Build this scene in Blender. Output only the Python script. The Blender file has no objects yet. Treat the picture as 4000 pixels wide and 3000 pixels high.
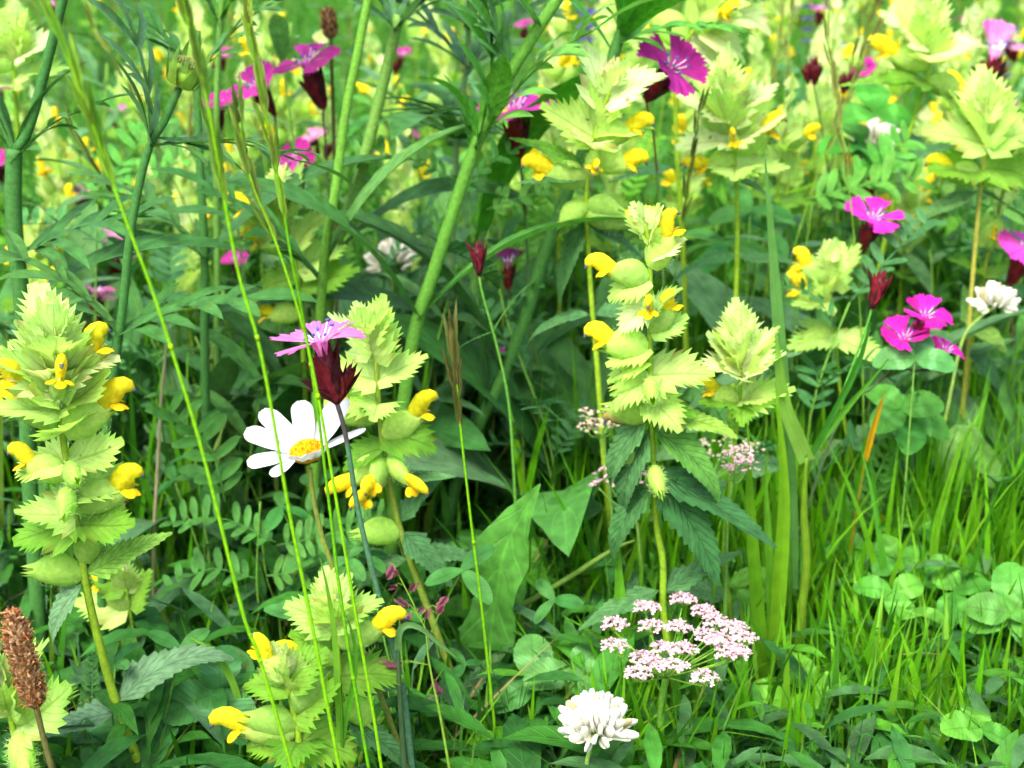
import bpy, math, random
import numpy as np
from mathutils import Matrix, Vector

# ------------------------------------------------------------------ camera, sky, sun, exposure
SC = bpy.context.scene
COL = SC.collection
CAM_H, PITCH, FPX = 0.46, math.radians(20.0), 5495.0      # metres, downward pitch, focal length in photo pixels (4000 wide)
cd = bpy.data.cameras.new('camera')
cam = bpy.data.objects.new('camera', cd); COL.objects.link(cam)
cam.location = (0, 0, CAM_H); cam.rotation_euler = (math.radians(90) - PITCH, 0, 0)
cd.sensor_width = 36.0; cd.lens = 36.0 * FPX / 4000.0
cd.clip_start = 0.02; cd.clip_end = 1000
cd.dof.use_dof = True; cd.dof.focus_distance = 0.63; cd.dof.aperture_fstop = 12.0
SC.camera = cam

SUN_EL, SUN_AZ = 58.0, 205.0      # high, veiled by cloud, from behind the camera's left shoulder
w = bpy.data.worlds.new('World'); SC.world = w; w.use_nodes = True
nt = w.node_tree
bg = nt.nodes['Background']
sky = nt.nodes.new('ShaderNodeTexSky'); sky.sky_type = 'NISHITA'; sky.sun_disc = False
sky.sun_elevation = math.radians(SUN_EL); sky.sun_rotation = math.radians(SUN_AZ)
sky.air_density = 1.0; sky.dust_density = 5.0; sky.ozone_density = 0.6
nt.links.new(sky.outputs[0], bg.inputs[0]); bg.inputs[1].default_value = 0.15
sd = bpy.data.lights.new('sun', 'SUN'); sd.energy = 1.5; sd.angle = math.radians(25); sd.color = (1.0, 0.97, 0.90)
sun = bpy.data.objects.new('sun', sd); COL.objects.link(sun)
_a, _e = math.radians(SUN_AZ), math.radians(SUN_EL)
_sd = Vector((math.sin(_a) * math.cos(_e), math.cos(_a) * math.cos(_e), math.sin(_e)))
sun.rotation_euler = _sd.to_track_quat('Z', 'Y').to_euler(); sun.location = _sd * 20
vs = SC.view_settings
vs.view_transform = 'Standard'; vs.look = 'None'; vs.exposure = 1.8; vs.gamma = 1.0; vs.use_curve_mapping = False
SC.render.engine = 'CYCLES'
SC.cycles.use_denoising = True
SC.cycles.max_bounces = 3; SC.cycles.diffuse_bounces = 3; SC.cycles.transmission_bounces = 2; SC.cycles.glossy_bounces = 1
SC.cycles.debug_use_spatial_splits = True
SC.cycles.use_adaptive_sampling = True; SC.cycles.adaptive_threshold = 0.03
SC.cycles.caustics_reflective = False; SC.cycles.caustics_refractive = False

rng = np.random.default_rng(11); R = random.Random(5)
rad = math.radians
SP, CP = math.sin(PITCH), math.cos(PITCH)

# ------------------------------------------------------------------ photo pixel -> place
def ray(px, py):
    a, b = (px - 2000) / FPX, (1500 - py) / FPX
    return np.array([a, CP + b * SP, -SP + b * CP])
def P(px, py, Y):                    # on the upright plane y = Y
    d = ray(px, py); p = d * (Y / d[1]); p[2] += CAM_H; return p
def PZ(px, py, z):                   # on the level plane at height z
    d = ray(px, py); p = d * ((z - CAM_H) / d[2]); p[2] += CAM_H; return p
def half(Y): return 0.42 * Y + 0.1

# ------------------------------------------------------------------ mesh builder
class MB:
    def __init__(s): s.v = []; s.f = []; s.uv = []; s.c = []; s.m = []; s.n = 0
    def add(s, v, f, uv=None, col=(1, 1, 1), m=0):
        v = np.asarray(v, float); k = len(v)
        s.v.append(v); s.uv.append(np.zeros((k, 2)) if uv is None else np.asarray(uv, float))
        c = np.asarray(col, float); s.c.append(np.tile(c, (k, 1)) if c.ndim == 1 else c)
        for q in f: s.f.append(tuple(i + s.n for i in q)); s.m.append(m)
        s.n += k; return s
    def put(s, o, M=None, col=(1, 1, 1), moff=None):
        v = np.concatenate(o.v)
        if M is not None:
            A = np.array(M); v = v @ A[:3, :3].T + A[:3, 3]
        k0 = s.n
        s.v.append(v); s.uv.append(np.concatenate(o.uv)); s.c.append(np.concatenate(o.c) * np.asarray(col, float)[None, :3])
        for q, mi in zip(o.f, o.m): s.f.append(tuple(i + k0 for i in q)); s.m.append(mi if moff is None else moff[mi])
        s.n += len(v); return s
def mesh(name, mb, mats, smooth=True):
    v = np.concatenate(mb.v); uv = np.concatenate(mb.uv); c = np.concatenate(mb.c)
    tot = np.array([len(q) for q in mb.f], np.int32)
    return mesh_np(name, v, np.array([i for q in mb.f for i in q], np.int32), tot, uv, c, mats, mb.m, smooth)
def mesh_np(name, v, li, tot, uv, c, mats, mi=None, smooth=True):
    me = bpy.data.meshes.new(name)
    me.vertices.add(len(v)); me.vertices.foreach_set('co', np.ascontiguousarray(v, np.float32).ravel())
    me.loops.add(len(li)); me.loops.foreach_set('vertex_index', li)
    me.polygons.add(len(tot)); st = np.concatenate(([0], np.cumsum(tot)[:-1])).astype(np.int32)
    me.polygons.foreach_set('loop_start', st)
    u = me.uv_layers.new(name='UVMap'); u.data.foreach_set('uv', np.ascontiguousarray(uv[li], np.float32).ravel())
    a = me.color_attributes.new('Col', 'FLOAT_COLOR', 'POINT')
    a.data.foreach_set('color', np.concatenate([c, np.ones((len(c), 1))], 1).astype(np.float32).ravel())
    for m in mats: me.materials.append(m)
    if mi is not None and len(mats) > 1: me.polygons.foreach_set('material_index', np.array(mi, np.int32))
    me.polygons.foreach_set('use_smooth', np.full(len(tot), smooth))
    me.update(calc_edges=True); return me

# ------------------------------------------------------------------ materials (colour = object colour x vertex colour, grain, veins)
def mk(name, trans=0.35, tmul=(1.02, 1.15, 0.6), rough=0.6, spec=0.14, vein=None, nz=(260, 0.25), bump=0.0, hv=0.12, spots=0.0, sat=1.08):
    m = bpy.data.materials.new(name); m.use_nodes = True
    n, l = m.node_tree.nodes, m.node_tree.links
    bs = n['Principled BSDF']; out = n['Material Output']
    def node(t, **k):
        q = n.new(t)
        for a, b in k.items(): setattr(q, a, b)
        return q
    def mul(a, b, f=1.0):
        q = node('ShaderNodeMixRGB', blend_type='MULTIPLY'); q.inputs[0].default_value = f
        l.new(a, q.inputs[1])
        if isinstance(b, tuple): q.inputs[2].default_value = (*b, 1)
        else: l.new(b, q.inputs[2])
        return q.outputs[0]
    def math_(op, a, b=None, c=None):
        q = node('ShaderNodeMath', operation=op)
        for i, x in enumerate((a, b, c)):
            if x is None: continue
            if isinstance(x, (int, float)): q.inputs[i].default_value = x
            else: l.new(x, q.inputs[i])
        return q.outputs[0]
    at = node('ShaderNodeAttribute', attribute_name='Col'); oi = node('ShaderNodeObjectInfo')
    col = mul(at.outputs['Color'], oi.outputs['Color'])
    tc = node('ShaderNodeTexCoord')
    off = node('ShaderNodeVectorMath', operation='ADD'); l.new(tc.outputs['Object'], off.inputs[0]); l.new(oi.outputs['Location'], off.inputs[1])
    no = node('ShaderNodeTexNoise'); no.inputs['Scale'].default_value = nz[0]; no.inputs['Detail'].default_value = 2
    l.new(off.outputs[0], no.inputs['Vector'])
    mr = node('ShaderNodeMapRange'); mr.inputs[1].default_value = .3; mr.inputs[2].default_value = .7
    mr.inputs[3].default_value = 1 - nz[1]; mr.inputs[4].default_value = 1 + nz[1]; l.new(no.outputs[0], mr.inputs[0])
    col = mul(col, mr.outputs[0])
    hs = node('ShaderNodeHueSaturation')
    l.new(col, hs.inputs['Color'])
    l.new(math_('MULTIPLY_ADD', oi.outputs['Random'], 2 * hv, 1 - hv), hs.inputs['Value'])
    l.new(math_('MULTIPLY_ADD', oi.outputs['Random'], -.018, .509), hs.inputs['Hue'])
    hs.inputs['Saturation'].default_value = sat
    col = hs.outputs[0]
    bh = no.outputs[0]
    if vein:                       # (count, slope, width, colour multiplier)
        cnt, k, wd, vm = vein
        uvn = node('ShaderNodeUVMap', uv_map='UVMap'); sx = node('ShaderNodeSeparateXYZ'); l.new(uvn.outputs[0], sx.inputs[0])
        au = math_('ABSOLUTE', math_('MULTIPLY_ADD', sx.outputs[0], 2.0, -1.0))
        ph = math_('FRACT', math_('SUBTRACT', math_('MULTIPLY', sx.outputs[1], cnt), math_('MULTIPLY', au, k)))
        dd = math_('ABSOLUTE', math_('SUBTRACT', ph, .5))
        lat = node('ShaderNodeMapRange', interpolation_type='SMOOTHSTEP'); lat.inputs[1].default_value = 0; lat.inputs[2].default_value = wd; lat.inputs[3].default_value = 1; lat.inputs[4].default_value = 0; l.new(dd, lat.inputs[0])
        mid = node('ShaderNodeMapRange', interpolation_type='SMOOTHSTEP'); mid.inputs[1].default_value = .02; mid.inputs[2].default_value = .09; mid.inputs[3].default_value = 1; mid.inputs[4].default_value = 0; l.new(au, mid.inputs[0])
        mx = math_('MAXIMUM', lat.outputs[0], mid.outputs[0])
        q = node('ShaderNodeMixRGB', blend_type='MULTIPLY'); l.new(mx, q.inputs[0]); l.new(col, q.inputs[1]); q.inputs[2].default_value = (*vm, 1)
        col = q.outputs[0]
        bh = math_('ADD', math_('MULTIPLY', no.outputs[0], .5), math_('MULTIPLY', mx, -.8))
    if spots:                      # small brown blemishes
        n2 = node('ShaderNodeTexNoise'); n2.inputs['Scale'].default_value = 230; n2.inputs['Detail'].default_value = 2; l.new(off.outputs[0], n2.inputs['Vector'])
        sr = node('ShaderNodeMapRange'); sr.inputs[1].default_value = .70; sr.inputs[2].default_value = .76; sr.inputs[3].default_value = 0; sr.inputs[4].default_value = spots; l.new(n2.outputs[0], sr.inputs[0])
        q = node('ShaderNodeMixRGB'); l.new(sr.outputs[0], q.inputs[0]); l.new(col, q.inputs[1]); q.inputs[2].default_value = (.16, .08, .015, 1); col = q.outputs[0]
    l.new(col, bs.inputs['Base Color']); bs.inputs['Roughness'].default_value = rough
    bs.inputs['Specular IOR Level'].default_value = spec
    if bump:
        b = node('ShaderNodeBump'); b.inputs['Strength'].default_value = bump; b.inputs['Distance'].default_value = .0006
        l.new(bh, b.inputs['Height']); l.new(b.outputs[0], bs.inputs['Normal'])
    if trans:
        tr = node('ShaderNodeBsdfTranslucent'); l.new(mul(col, tmul), tr.inputs[0])
        mx = node('ShaderNodeMixShader'); mx.inputs[0].default_value = trans
        l.new(bs.outputs[0], mx.inputs[1]); l.new(tr.outputs[0], mx.inputs[2]); l.new(mx.outputs[0], out.inputs[0])
    return m
M_LEAF = mk('rattle_leaf', .3, vein=(11, 1.6, .16, (.62, .7, .7)), bump=.6)
M_BRACT = mk('rattle_bract', .55, (1.08, 1.1, .7), vein=(8, 2.2, .07, (.66, .74, .5)), bump=.6, hv=.08, nz=(180, .14), spots=.75, sat=1.04)
M_CALYX = mk('calyx_skin', .5, (1.15, 1.2, .6), nz=(500, .12), rough=.7, bump=.4)
M_HAIR = mk('plant_hair', .5, (1, 1, 1), nz=(50, .05), sat=1.0)
M_STEM = mk('stem_skin', .08, nz=(500, .2), rough=.55, bump=.4)
M_YEL = mk('yellow_petal', .42, (1.05, 1.0, .5), nz=(420, .22), rough=.7, spec=.08, hv=.09, sat=1.0, bump=.3, spots=.35)
M_PET = mk('petal', .42, (1.05, .9, 1.0), nz=(350, .16), rough=.75, spec=.06, vein=(.35, 6, .22, (.82, .62, .80)), hv=.12, sat=1.0, bump=.5)
M_WHITE = mk('white_petal', .3, (1, 1, 1), nz=(200, .04), rough=.55, hv=.03, sat=1.0)
M_DARK = mk('dark_calyx', .12, (1.3, .6, .6), nz=(400, .4), rough=.5, bump=.5, sat=1.0)
M_HERB = mk('herb_leaf', .3, vein=(7, 1.2, .1, (1.25, 1.25, 1.2)), rough=.5, bump=.6, nz=(150, .28), spots=.5)
M_GRASS = mk('grass_leaf', .4, nz=(120, .13), rough=.5, spec=.2, bump=.3, vein=(0., 5., .28, (.80, .86, .75)))
M_CLOV = mk('clover_leaf', .32, vein=(11, 1.8, .13, (.72, .78, .7)), rough=.5, bump=.5, nz=(160, .26), spots=.45)
M_BROWN = mk('dry_brown', .15, (1.1, .9, .7), nz=(700, .5), rough=.8, bump=.5, sat=1.0)
M_DISC = mk('disc_floret', .1, (1, 1, .5), nz=(900, .3), rough=.7, sat=1.0)

# ------------------------------------------------------------------ shapes
def catmull(p, n):
    p = np.asarray(p, float)
    if len(p) == 2: return p[0] + (p[1] - p[0]) * np.linspace(0, 1, n)[:, None]
    q = np.vstack([2 * p[0] - p[1], p, 2 * p[-1] - p[-2]])
    d = np.concatenate(([0], np.cumsum(np.linalg.norm(np.diff(p[:, :3], axis=0), axis=1)))); d /= d[-1]
    out = []
    for t in np.linspace(0, 1, n):
        i = min(max(np.searchsorted(d, t, 'right') - 1, 0), len(p) - 2)
        u = (t - d[i]) / max(d[i + 1] - d[i], 1e-9)
        a, b, c, e = q[i], q[i + 1], q[i + 2], q[i + 3]
        out.append(.5 * (2 * b + (c - a) * u + (2 * a - 5 * b + 4 * c - e) * u * u + (3 * b - a - 3 * c + e) * u ** 3))
    return np.array(out)
def unit(v): v = np.asarray(v, float); return v / (np.linalg.norm(v) + 1e-12)
def tube(path, r, seg=6, cap=True, col=(1, 1, 1), flat=1.0, mb=None, m=0, cols=None):
    path = np.asarray(path, float); n = len(path); r = np.broadcast_to(r, (n,)) if np.ndim(r) < 1 else np.asarray(r)
    if len(r) != n: r = np.interp(np.linspace(0, 1, n), np.linspace(0, 1, len(r)), r)
    T = np.gradient(path, axis=0); N = None; v = []; uv = []
    for i in range(n):
        t = unit(T[i])
        if N is None: N = unit(np.cross(t, (0, 1, 0) if abs(t[1]) < .9 else (1, 0, 0)))
        N = unit(N - t * (N @ t)); B = np.cross(t, N)
        for k in range(seg):
            a = 2 * math.pi * k / seg
            v.append(path[i] + r[i] * (1 + (.07 if k % 2 else -.07) * (seg in (8, 10))) * (math.cos(a) * N + flat * math.sin(a) * B)); uv.append((k / seg, i / (n - 1)))
    f = [(i * seg + k, i * seg + (k + 1) % seg, (i + 1) * seg + (k + 1) % seg, (i + 1) * seg + k) for i in range(n - 1) for k in range(seg)]
    if cap: f += [tuple(range(seg - 1, -1, -1)), tuple((n - 1) * seg + k for k in range(seg))]
    c = np.repeat(np.asarray(cols, float), seg, 0) if cols is not None else col
    return (mb or MB()).add(v, f, uv, c, m)
def leaf(L, W, n=12, prof=lambda t: math.sin(math.pi * t ** .7) ** .8, teeth=False, amp=.1, fwd=.03, chev=.12, pleat=0., fold=.25, bend=40., twist=0., nu=2, jit=0., cols=None, lift=0., wave=0.):
    ph = R.uniform(0, 6)
    """blade lying along +Y, upper face +Z; serrate edge, pleats and droop are in the mesh"""
    K = 40; th = rad(lift) - rad(bend) * (np.linspace(0, 1, K) ** 1.4)
    y = np.concatenate(([0], np.cumsum(np.cos(th[:-1])))) / (K - 1) * L; z = np.concatenate(([0], np.cumsum(np.sin(th[:-1])))) / (K - 1) * L
    v = []; uv = []; cc = []
    for i in range(n + 1):
        t = i / n; tip = i == n
        for j in range(-nu, nu + 1):
            u = j / nu; au = abs(u)
            al = t + chev * au * (1 - t) * (t * (1 - t) * 4) ** .5
            hw = W / 2 * prof(t)
            if teeth and au == 1 and not tip and i > 0:
                s = 1 if i % 2 else -1
                hw *= 1 + s * amp * (1 + R.uniform(-.6, .5)); al += fwd * (s if s > 0 else .4 * s)
            if jit and au == 1: hw *= 1 + R.uniform(-jit, jit)
            al = min(max(al, 0), 1); k = al * (K - 1)
            yy = np.interp(k, range(K), y); zz = np.interp(k, range(K), z); a = np.interp(k, range(K), th)
            x = u * hw; off = fold * au * hw
            if pleat: off += pleat * W * (1 if i % 2 else -1) * (1 - abs(2 * au - 1)) * prof(t)
            if wave: off += wave * W * au * math.sin(t * 9 + ph + (1.7 if u > 0 else 0)) * (1 - t)
            tw = rad(twist) * t; xr, orr = x * math.cos(tw) - off * math.sin(tw), x * math.sin(tw) + off * math.cos(tw)
            v.append((xr, yy - orr * math.sin(a), zz + orr * math.cos(a))); uv.append((.5 + u * .5, t))
            cc.append((1, 1, 1) if cols is None else cols(t, au))
    m = 2 * nu + 1
    f = [(i * m + j, i * m + j + 1, (i + 1) * m + j + 1, (i + 1) * m + j) for i in range(n) for j in range(m - 1)]
    return MB().add(v, f, uv, np.array(cc, float))
def frame(o, out, ax, el, s=1.0, roll=0.0):
    """leaf frame: blade leaves point o outward, el degrees above the level of the stem's cross-section"""
    e = rad(el); ax = unit(ax); out = unit(out - ax * (out @ ax))
    y = out * math.cos(e) + ax * math.sin(e); z = -out * math.sin(e) + ax * math.cos(e); x = np.cross(y, z)
    if roll:
        c, q = math.cos(rad(roll)), math.sin(rad(roll)); x, z = x * c + z * q, -x * q + z * c
    M = Matrix.Identity(4)
    for i in range(3): M[i][0], M[i][1], M[i][2], M[i][3] = x[i] * s, y[i] * s, z[i] * s, o[i]
    return M
def azv(a): return np.array([math.cos(rad(a)), math.sin(rad(a)), 0.])
def blade(path, wd, nh, n=14, fold=.35, mb=None, col=(1, 1, 1), cols=None, wob=0.):
    """blade along a path; wd = half-width list, nh = direction its face looks"""
    path = catmull(path, n) if len(path) < n else np.asarray(path); n = len(path)
    if len(wd) > 3: wd = np.maximum(catmull([(i * .01, q, 0) for i, q in enumerate(wd)], 60)[:, 1], 1e-5)
    wd = np.interp(np.linspace(0, 1, n), np.linspace(0, 1, len(wd)), wd); T = np.gradient(path, axis=0); v = []; uv = []; cc = []
    for i in range(n):
        t = unit(T[i]); N = unit(nh - t * (nh @ t)); S = np.cross(t, N)
        for u in (-1, -.5, 0, .5, 1):
            h = wd[i] * (1 + (R.uniform(-wob, wob) if abs(u) == 1 else 0))
            v.append(path[i] + S * u * h + N * h * (abs(u) * fold + (u * u * .30 * math.sin(i * .8 + u * 1.3) if wob else 0))); uv.append((.5 + .5 * u, i / (n - 1))); cc.append(col if cols is None else cols[min(int(i * len(cols) / n), len(cols) - 1)])
    f = [(i * 5 + j, i * 5 + j + 1, i * 5 + 6 + j, i * 5 + 5 + j) for i in range(n - 1) for j in range(4)]
    return (mb or MB()).add(v, f, uv, np.array(cc, float))

# ------------------------------------------------------------------ objects
def prop(o, label, cat, group=None):
    o['label'] = label; o['category'] = cat
    if group: o['group'] = group
    return o
def thing(name, label, cat, loc, group=None, rz=0., s=1.):
    o = bpy.data.objects.new(name, None); COL.objects.link(o); o.location = [float(x) for x in loc]; o.rotation_euler = (0, 0, rz); o.scale = (s, s, s)
    o.empty_display_size = .01
    return prop(o, label, cat, group)
def ob(name, me, parent=None, M=None, color=(1, 1, 1)):
    o = bpy.data.objects.new(name, me); COL.objects.link(o)
    if parent is not None: o.parent = parent
    if M is not None: o.matrix_basis = M
    o.color = (*color, 1); return o
PROTO = {}
def proto(key, mb, mats): PROTO[key] = (mb, mesh(key, mb, mats), mats)
class Make:                                   # parts become objects under a root
    def __init__(s, root): s.root = root
    def add(s, name, key, M, color, parent=None): return ob(name, PROTO[key][1], parent or s.root, M, color)
    def raw(s, name, mb, mats, color=(1, 1, 1)): return ob(name, mesh(name, mb, mats), s.root, None, color)
class Bake:                                   # small far plants become one mesh
    def __init__(s): s.mb = MB(); s.mats = []; s.par = {}
    def _off(s, mats):
        o = {}
        for i, m in enumerate(mats):
            if m not in s.mats: s.mats.append(m)
            o[i] = s.mats.index(m)
        return o
    def add(s, name, key, M, color, parent=None):
        if parent is not None: M = parent @ M
        s.mb.put(PROTO[key][0], M, color, s._off(PROTO[key][2])); return M
    def raw(s, name, mb, mats, color=(1, 1, 1)): s.mb.put(mb, None, color, s._off(mats))

def jcol(c, a=.1):
    k = 1 + R.uniform(-a, a); return tuple(max(0, x * k * (1 + R.uniform(-a * .3, a * .3))) for x in c)

# ------------------------------------------------------------------ rattle parts
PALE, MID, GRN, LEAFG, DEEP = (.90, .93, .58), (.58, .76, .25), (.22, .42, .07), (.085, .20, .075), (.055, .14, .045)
def bprof(t): return (1 - t) ** .75 * (.55 + 1.5 * min(t * 6, 1) ** .5 * .33) if t < 1 else 0.
def bedge(t, au):
    if au == 1 and R.random() < .10: return (.62, .45, .35)          # browned tooth
    k = au * au * .5 + .5 * t; return (1 - .34 * k, 1 - .06 * k, 1 - .5 * k)
for i in range(7):
    proto('bract%d' % i, leaf(.0255, .0265, 16, bprof, True, .16, .085, .24, .014, .24, [5, 26, 46, -22, 60, 14, -8][i], R.uniform(-30, 30), 2, cols=bedge, wave=[.07, .10, .05, .12, .09, .14, .06][i]), [M_BRACT])
    proto('leaf%d' % i, leaf(.046, .0195, 24, lambda t: (min(t * 9, 1) ** .6) * (1 - t) ** .72 * 1.05 if t < 1 else 0., True, .10, .018, .16, .035, .16, [35, 60, 20, 80, 45, 10, 70][i], R.uniform(-20, 20), 2, wave=.05), [M_LEAF])
proto('bud_bract', leaf(.018, .020, 12, bprof, True, .22, .06, .2, .02, .5, -25, 0, 2, cols=bedge), [M_BRACT])
def calyx_mb(hair, s):
    L = .0165; rs = random.Random(s); v = []; f = []; n, seg = 10, 12; uv = []; nr = []
    for i in range(n + 1):
        t = i / n; h = .0066 * math.sin(math.pi * (t * .90 + .06)) ** .62 * (1 - .28 * t) + .0004; x = .0040 * math.sin(math.pi * (t * .86 + .06)) ** .8 * (1 - .35 * t) + .0003
        zc = .0012 * math.sin(math.pi * t)
        for k in range(seg):
            a = 2 * math.pi * k / seg; yy = t * L
            if i == n and k % 3 == 0: yy += .0034
            if i == n and k % 3: yy -= .001
            nn = unit((math.cos(a) / x, .0, math.sin(a) / h)); nr.append(nn)
            v.append((x * math.cos(a), yy, zc + h * math.sin(a))); uv.append((k / seg, t))
    f = [(i * seg + k, i * seg + (k + 1) % seg, (i + 1) * seg + (k + 1) % seg, (i + 1) * seg + k) for i in range(n) for k in range(seg)]
    mb = MB().add(v, f, uv)
    for _ in range(hair):
        q = rs.randrange(seg, len(v) - seg); p = np.array(v[q]) + np.array([rs.gauss(0, .0007), rs.gauss(0, .0009), rs.gauss(0, .0009)]) * .7
        d = unit(nr[q] + np.array([rs.gauss(0, .45), rs.gauss(0, .45), rs.gauss(0, .45)])) * rs.uniform(.0012, .0026); sd_ = unit(np.cross(d, (.3, .8, .5))) * .00008
        mb.add([p - sd_, p + sd_, p + d], [(0, 1, 2)], m=1, col=(1.0, 1.0, 1.3))
    return mb
proto('calyx_hairy', calyx_mb(300, 1), [M_CALYX, M_HAIR]); proto('calyx_plain', calyx_mb(0, 2), [M_CALYX, M_HAIR])
def corolla_mb(k):
    c = [[(.012, .0005), (.0165, .0030), (.0208, .0052), (.0240, .0048), (.0256, .0024)], [(.012, .000), (.0172, .0024), (.0228, .0042), (.0262, .0046), (.0284, .0036)], [(.012, .001), (.0152, .0040), (.0184, .0066), (.0210, .0068), (.0228, .0050)]][k]
    path = catmull([(0, a, b) for a, b in c], 11); t = np.linspace(0, 1, 11)
    mb = MB(); seg = 8; v = []; uv = []; cc = []
    T = np.gradient(path, axis=0)
    for i in range(11):
        rz = np.interp(t[i], [0, .3, .62, .88, 1], [.0022, .0034, .0038, .0026, .0008]); rx = rz * .58
        tn = unit(T[i]); nn = unit(np.cross((1, 0, 0), tn))
        for q in range(seg):
            a = 2 * math.pi * q / seg
            v.append(path[i] + np.array((1, 0, 0)) * rx * math.cos(a) + nn * rz * math.sin(a)); uv.append((q / seg, t[i]))
            g = np.interp(t[i], [0, .25, 1], [0.35, 1, 1]); cc.append((.95 + .05 * g, 1.12 - .12 * g, 3.5 - 2.5 * g))
    f = [(i * seg + q, i * seg + (q + 1) % seg, (i + 1) * seg + (q + 1) % seg, (i + 1) * seg + q) for i in range(10) for q in range(seg)] + [tuple(80 + q for q in range(seg))]
    mb.add(v, f, uv, np.array(cc))
    p = path[-1]; d = unit(T[-1] + np.array((0, .0, -.0006)))     # the slate violet tooth at the beak
    tube([p - d * .0012, p, p + d * .0013], [.0007, .0008, .0003], 6, col=(.17, .22, 9.), mb=mb)
    return mb
def lip_mb(k):
    mb = MB()
    o = np.array([(0, .0172, .0012), (0, .0182, .0006), (0, .0158, .0022)][k])
    for s_, wd, ln in ((-1, .0036, .0052), (0, .0042, .0064), (1, .0036, .0052)):
        q = leaf(ln, wd, 5, lambda t: .55 + .5 * math.sin(math.pi * min(t * .95, 1)) if t < 1 else .35, fold=-.35, bend=65, nu=2, lift=[-5, 10, 5][k])
        mb.put(q, Matrix.Translation(o + np.array((s_ * .0019, 0, 0))) @ Matrix.Rotation(rad(-s_ * 32), 4, 'Z') @ Matrix.Rotation(rad(-18 + (12 if s_ else 0)), 4, 'X'))
    return mb
for i in range(3): proto('corolla%d' % i, corolla_mb(i), [M_YEL]); proto('lip%d' % i, lip_mb(i), [M_YEL])
YEL, ORA = (.76, .67, .02), (.82, .54, .010)
def rattle_items(mk_, W, items, hairy=True, face=0.):
    """W = stem points from top to ground; items = (index, kind, azimuth, elevation, scale, colour)"""
    T = np.gradient(W, axis=0)
    for ix, kind, az, el, s, c in items:
        i = int(min(max(ix, 0), len(W) - 1)); ax = -unit(T[i]); o = W[i]; out = azv(az)
        if kind == 'B': mk_.add('bract', 'bract%d' % R.randrange(7), frame(o, out, ax, el, s, R.uniform(-12, 12) - face * out[0]), c)
        elif kind == 'K': mk_.add('bract', 'bract%d' % R.choice((0, 3, 5, 6, 6)), frame(o, out, ax, el, s, R.uniform(-14, 14) - face * .5 * out[0]), c)
        elif kind == 'U': mk_.add('bract', 'bud_bract', frame(o, out, ax, el, s, R.uniform(-12, 12)), c)
        elif kind == 'L': mk_.add('leaf', 'leaf%d' % R.randrange(7), frame(o + out * .0012, out, ax, el, s, R.uniform(-15, 15) - face * .7 * out[0]), c)
        else:
            q = mk_.add('calyx', 'calyx_hairy' if hairy else 'calyx_plain', frame(o + out * .001, out, ax, el, s, R.uniform(-10, 10)), c)
            if kind in 'FW':
                k = R.randrange(3); wv = kind == 'W'
                mk_.add('corolla', 'corolla%d' % k, Matrix.Rotation(rad(-28 if wv else R.uniform(-6, 6)), 4, 'X') @ Matrix.Scale(.74 if wv else 1., 4), (.30, .25, .07) if wv else jcol(YEL, .08), q)
                if not wv: mk_.add('lower_lip', 'lip%d' % k, Matrix.Identity(4), jcol(ORA, .1), q)
def stem(pts, Y, n=44):
    """pixel course of a stem, top to bottom, in the upright plane at Y; carried on to the ground"""
    q = np.array([(p[0], p[1], p[2] if len(p) > 2 else Y) for p in pts], float)
    q[:, 2] *= 1000; q = catmull(q, n); q[:, 2] /= 1000
    Wd = np.array([P(*k) for k in q]); py = q[:, 1]
    if (Wd[:, 2] > .004).sum() < 5: raise ValueError('stem under ground %s' % (pts,))
    keep = Wd[:, 2] > .004; Wd, py = Wd[keep], py[keep]
    d = unit(Wd[-1] - Wd[-4]); z = Wd[-1][2]
    e = np.array([Wd[-1] + np.array((d[0] * .6, d[1] * .6, -1)) * z * t for t in np.linspace(0, 1, 7)[1:]])
    e[-1][2] = 0.
    return np.vstack([Wd, e]), np.concatenate([py, py[-1] + (np.arange(6) + 1) * 60])
def at(py, y): return int(np.argmin(np.abs(py - y)))
def crown(i0, i1, n, az, fl=2, s0=.6, s1=1.1, pale=1., first=PALE, fp=.75):
    it = []
    for k in range(n):
        t = k / max(n - 1, 1); ix = i0 + (i1 - i0) * t
        c = np.array(first) * (1 - t) + np.array(MID) * t; c = tuple(c * pale)
        for sgn in (0, 180):
            a = az + 90 * k + sgn + R.uniform(-14, 14); el = 84 - 26 * t + R.uniform(-10, 10)
            it.append((ix + R.uniform(-.4, .4), 'U' if k < 1 else 'K', a, el, (s0 + (s1 - s0) * t) * R.uniform(.82, 1.12), jcol(c, .12)))
            if k >= fl and R.random() < fp: it.append((ix, 'F', a, el * .55 + R.uniform(-10, 10), .95 * s1 * R.uniform(.85, 1.05), jcol((.46, .68, .18), .1)))
    return it
LAB = {}
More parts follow.
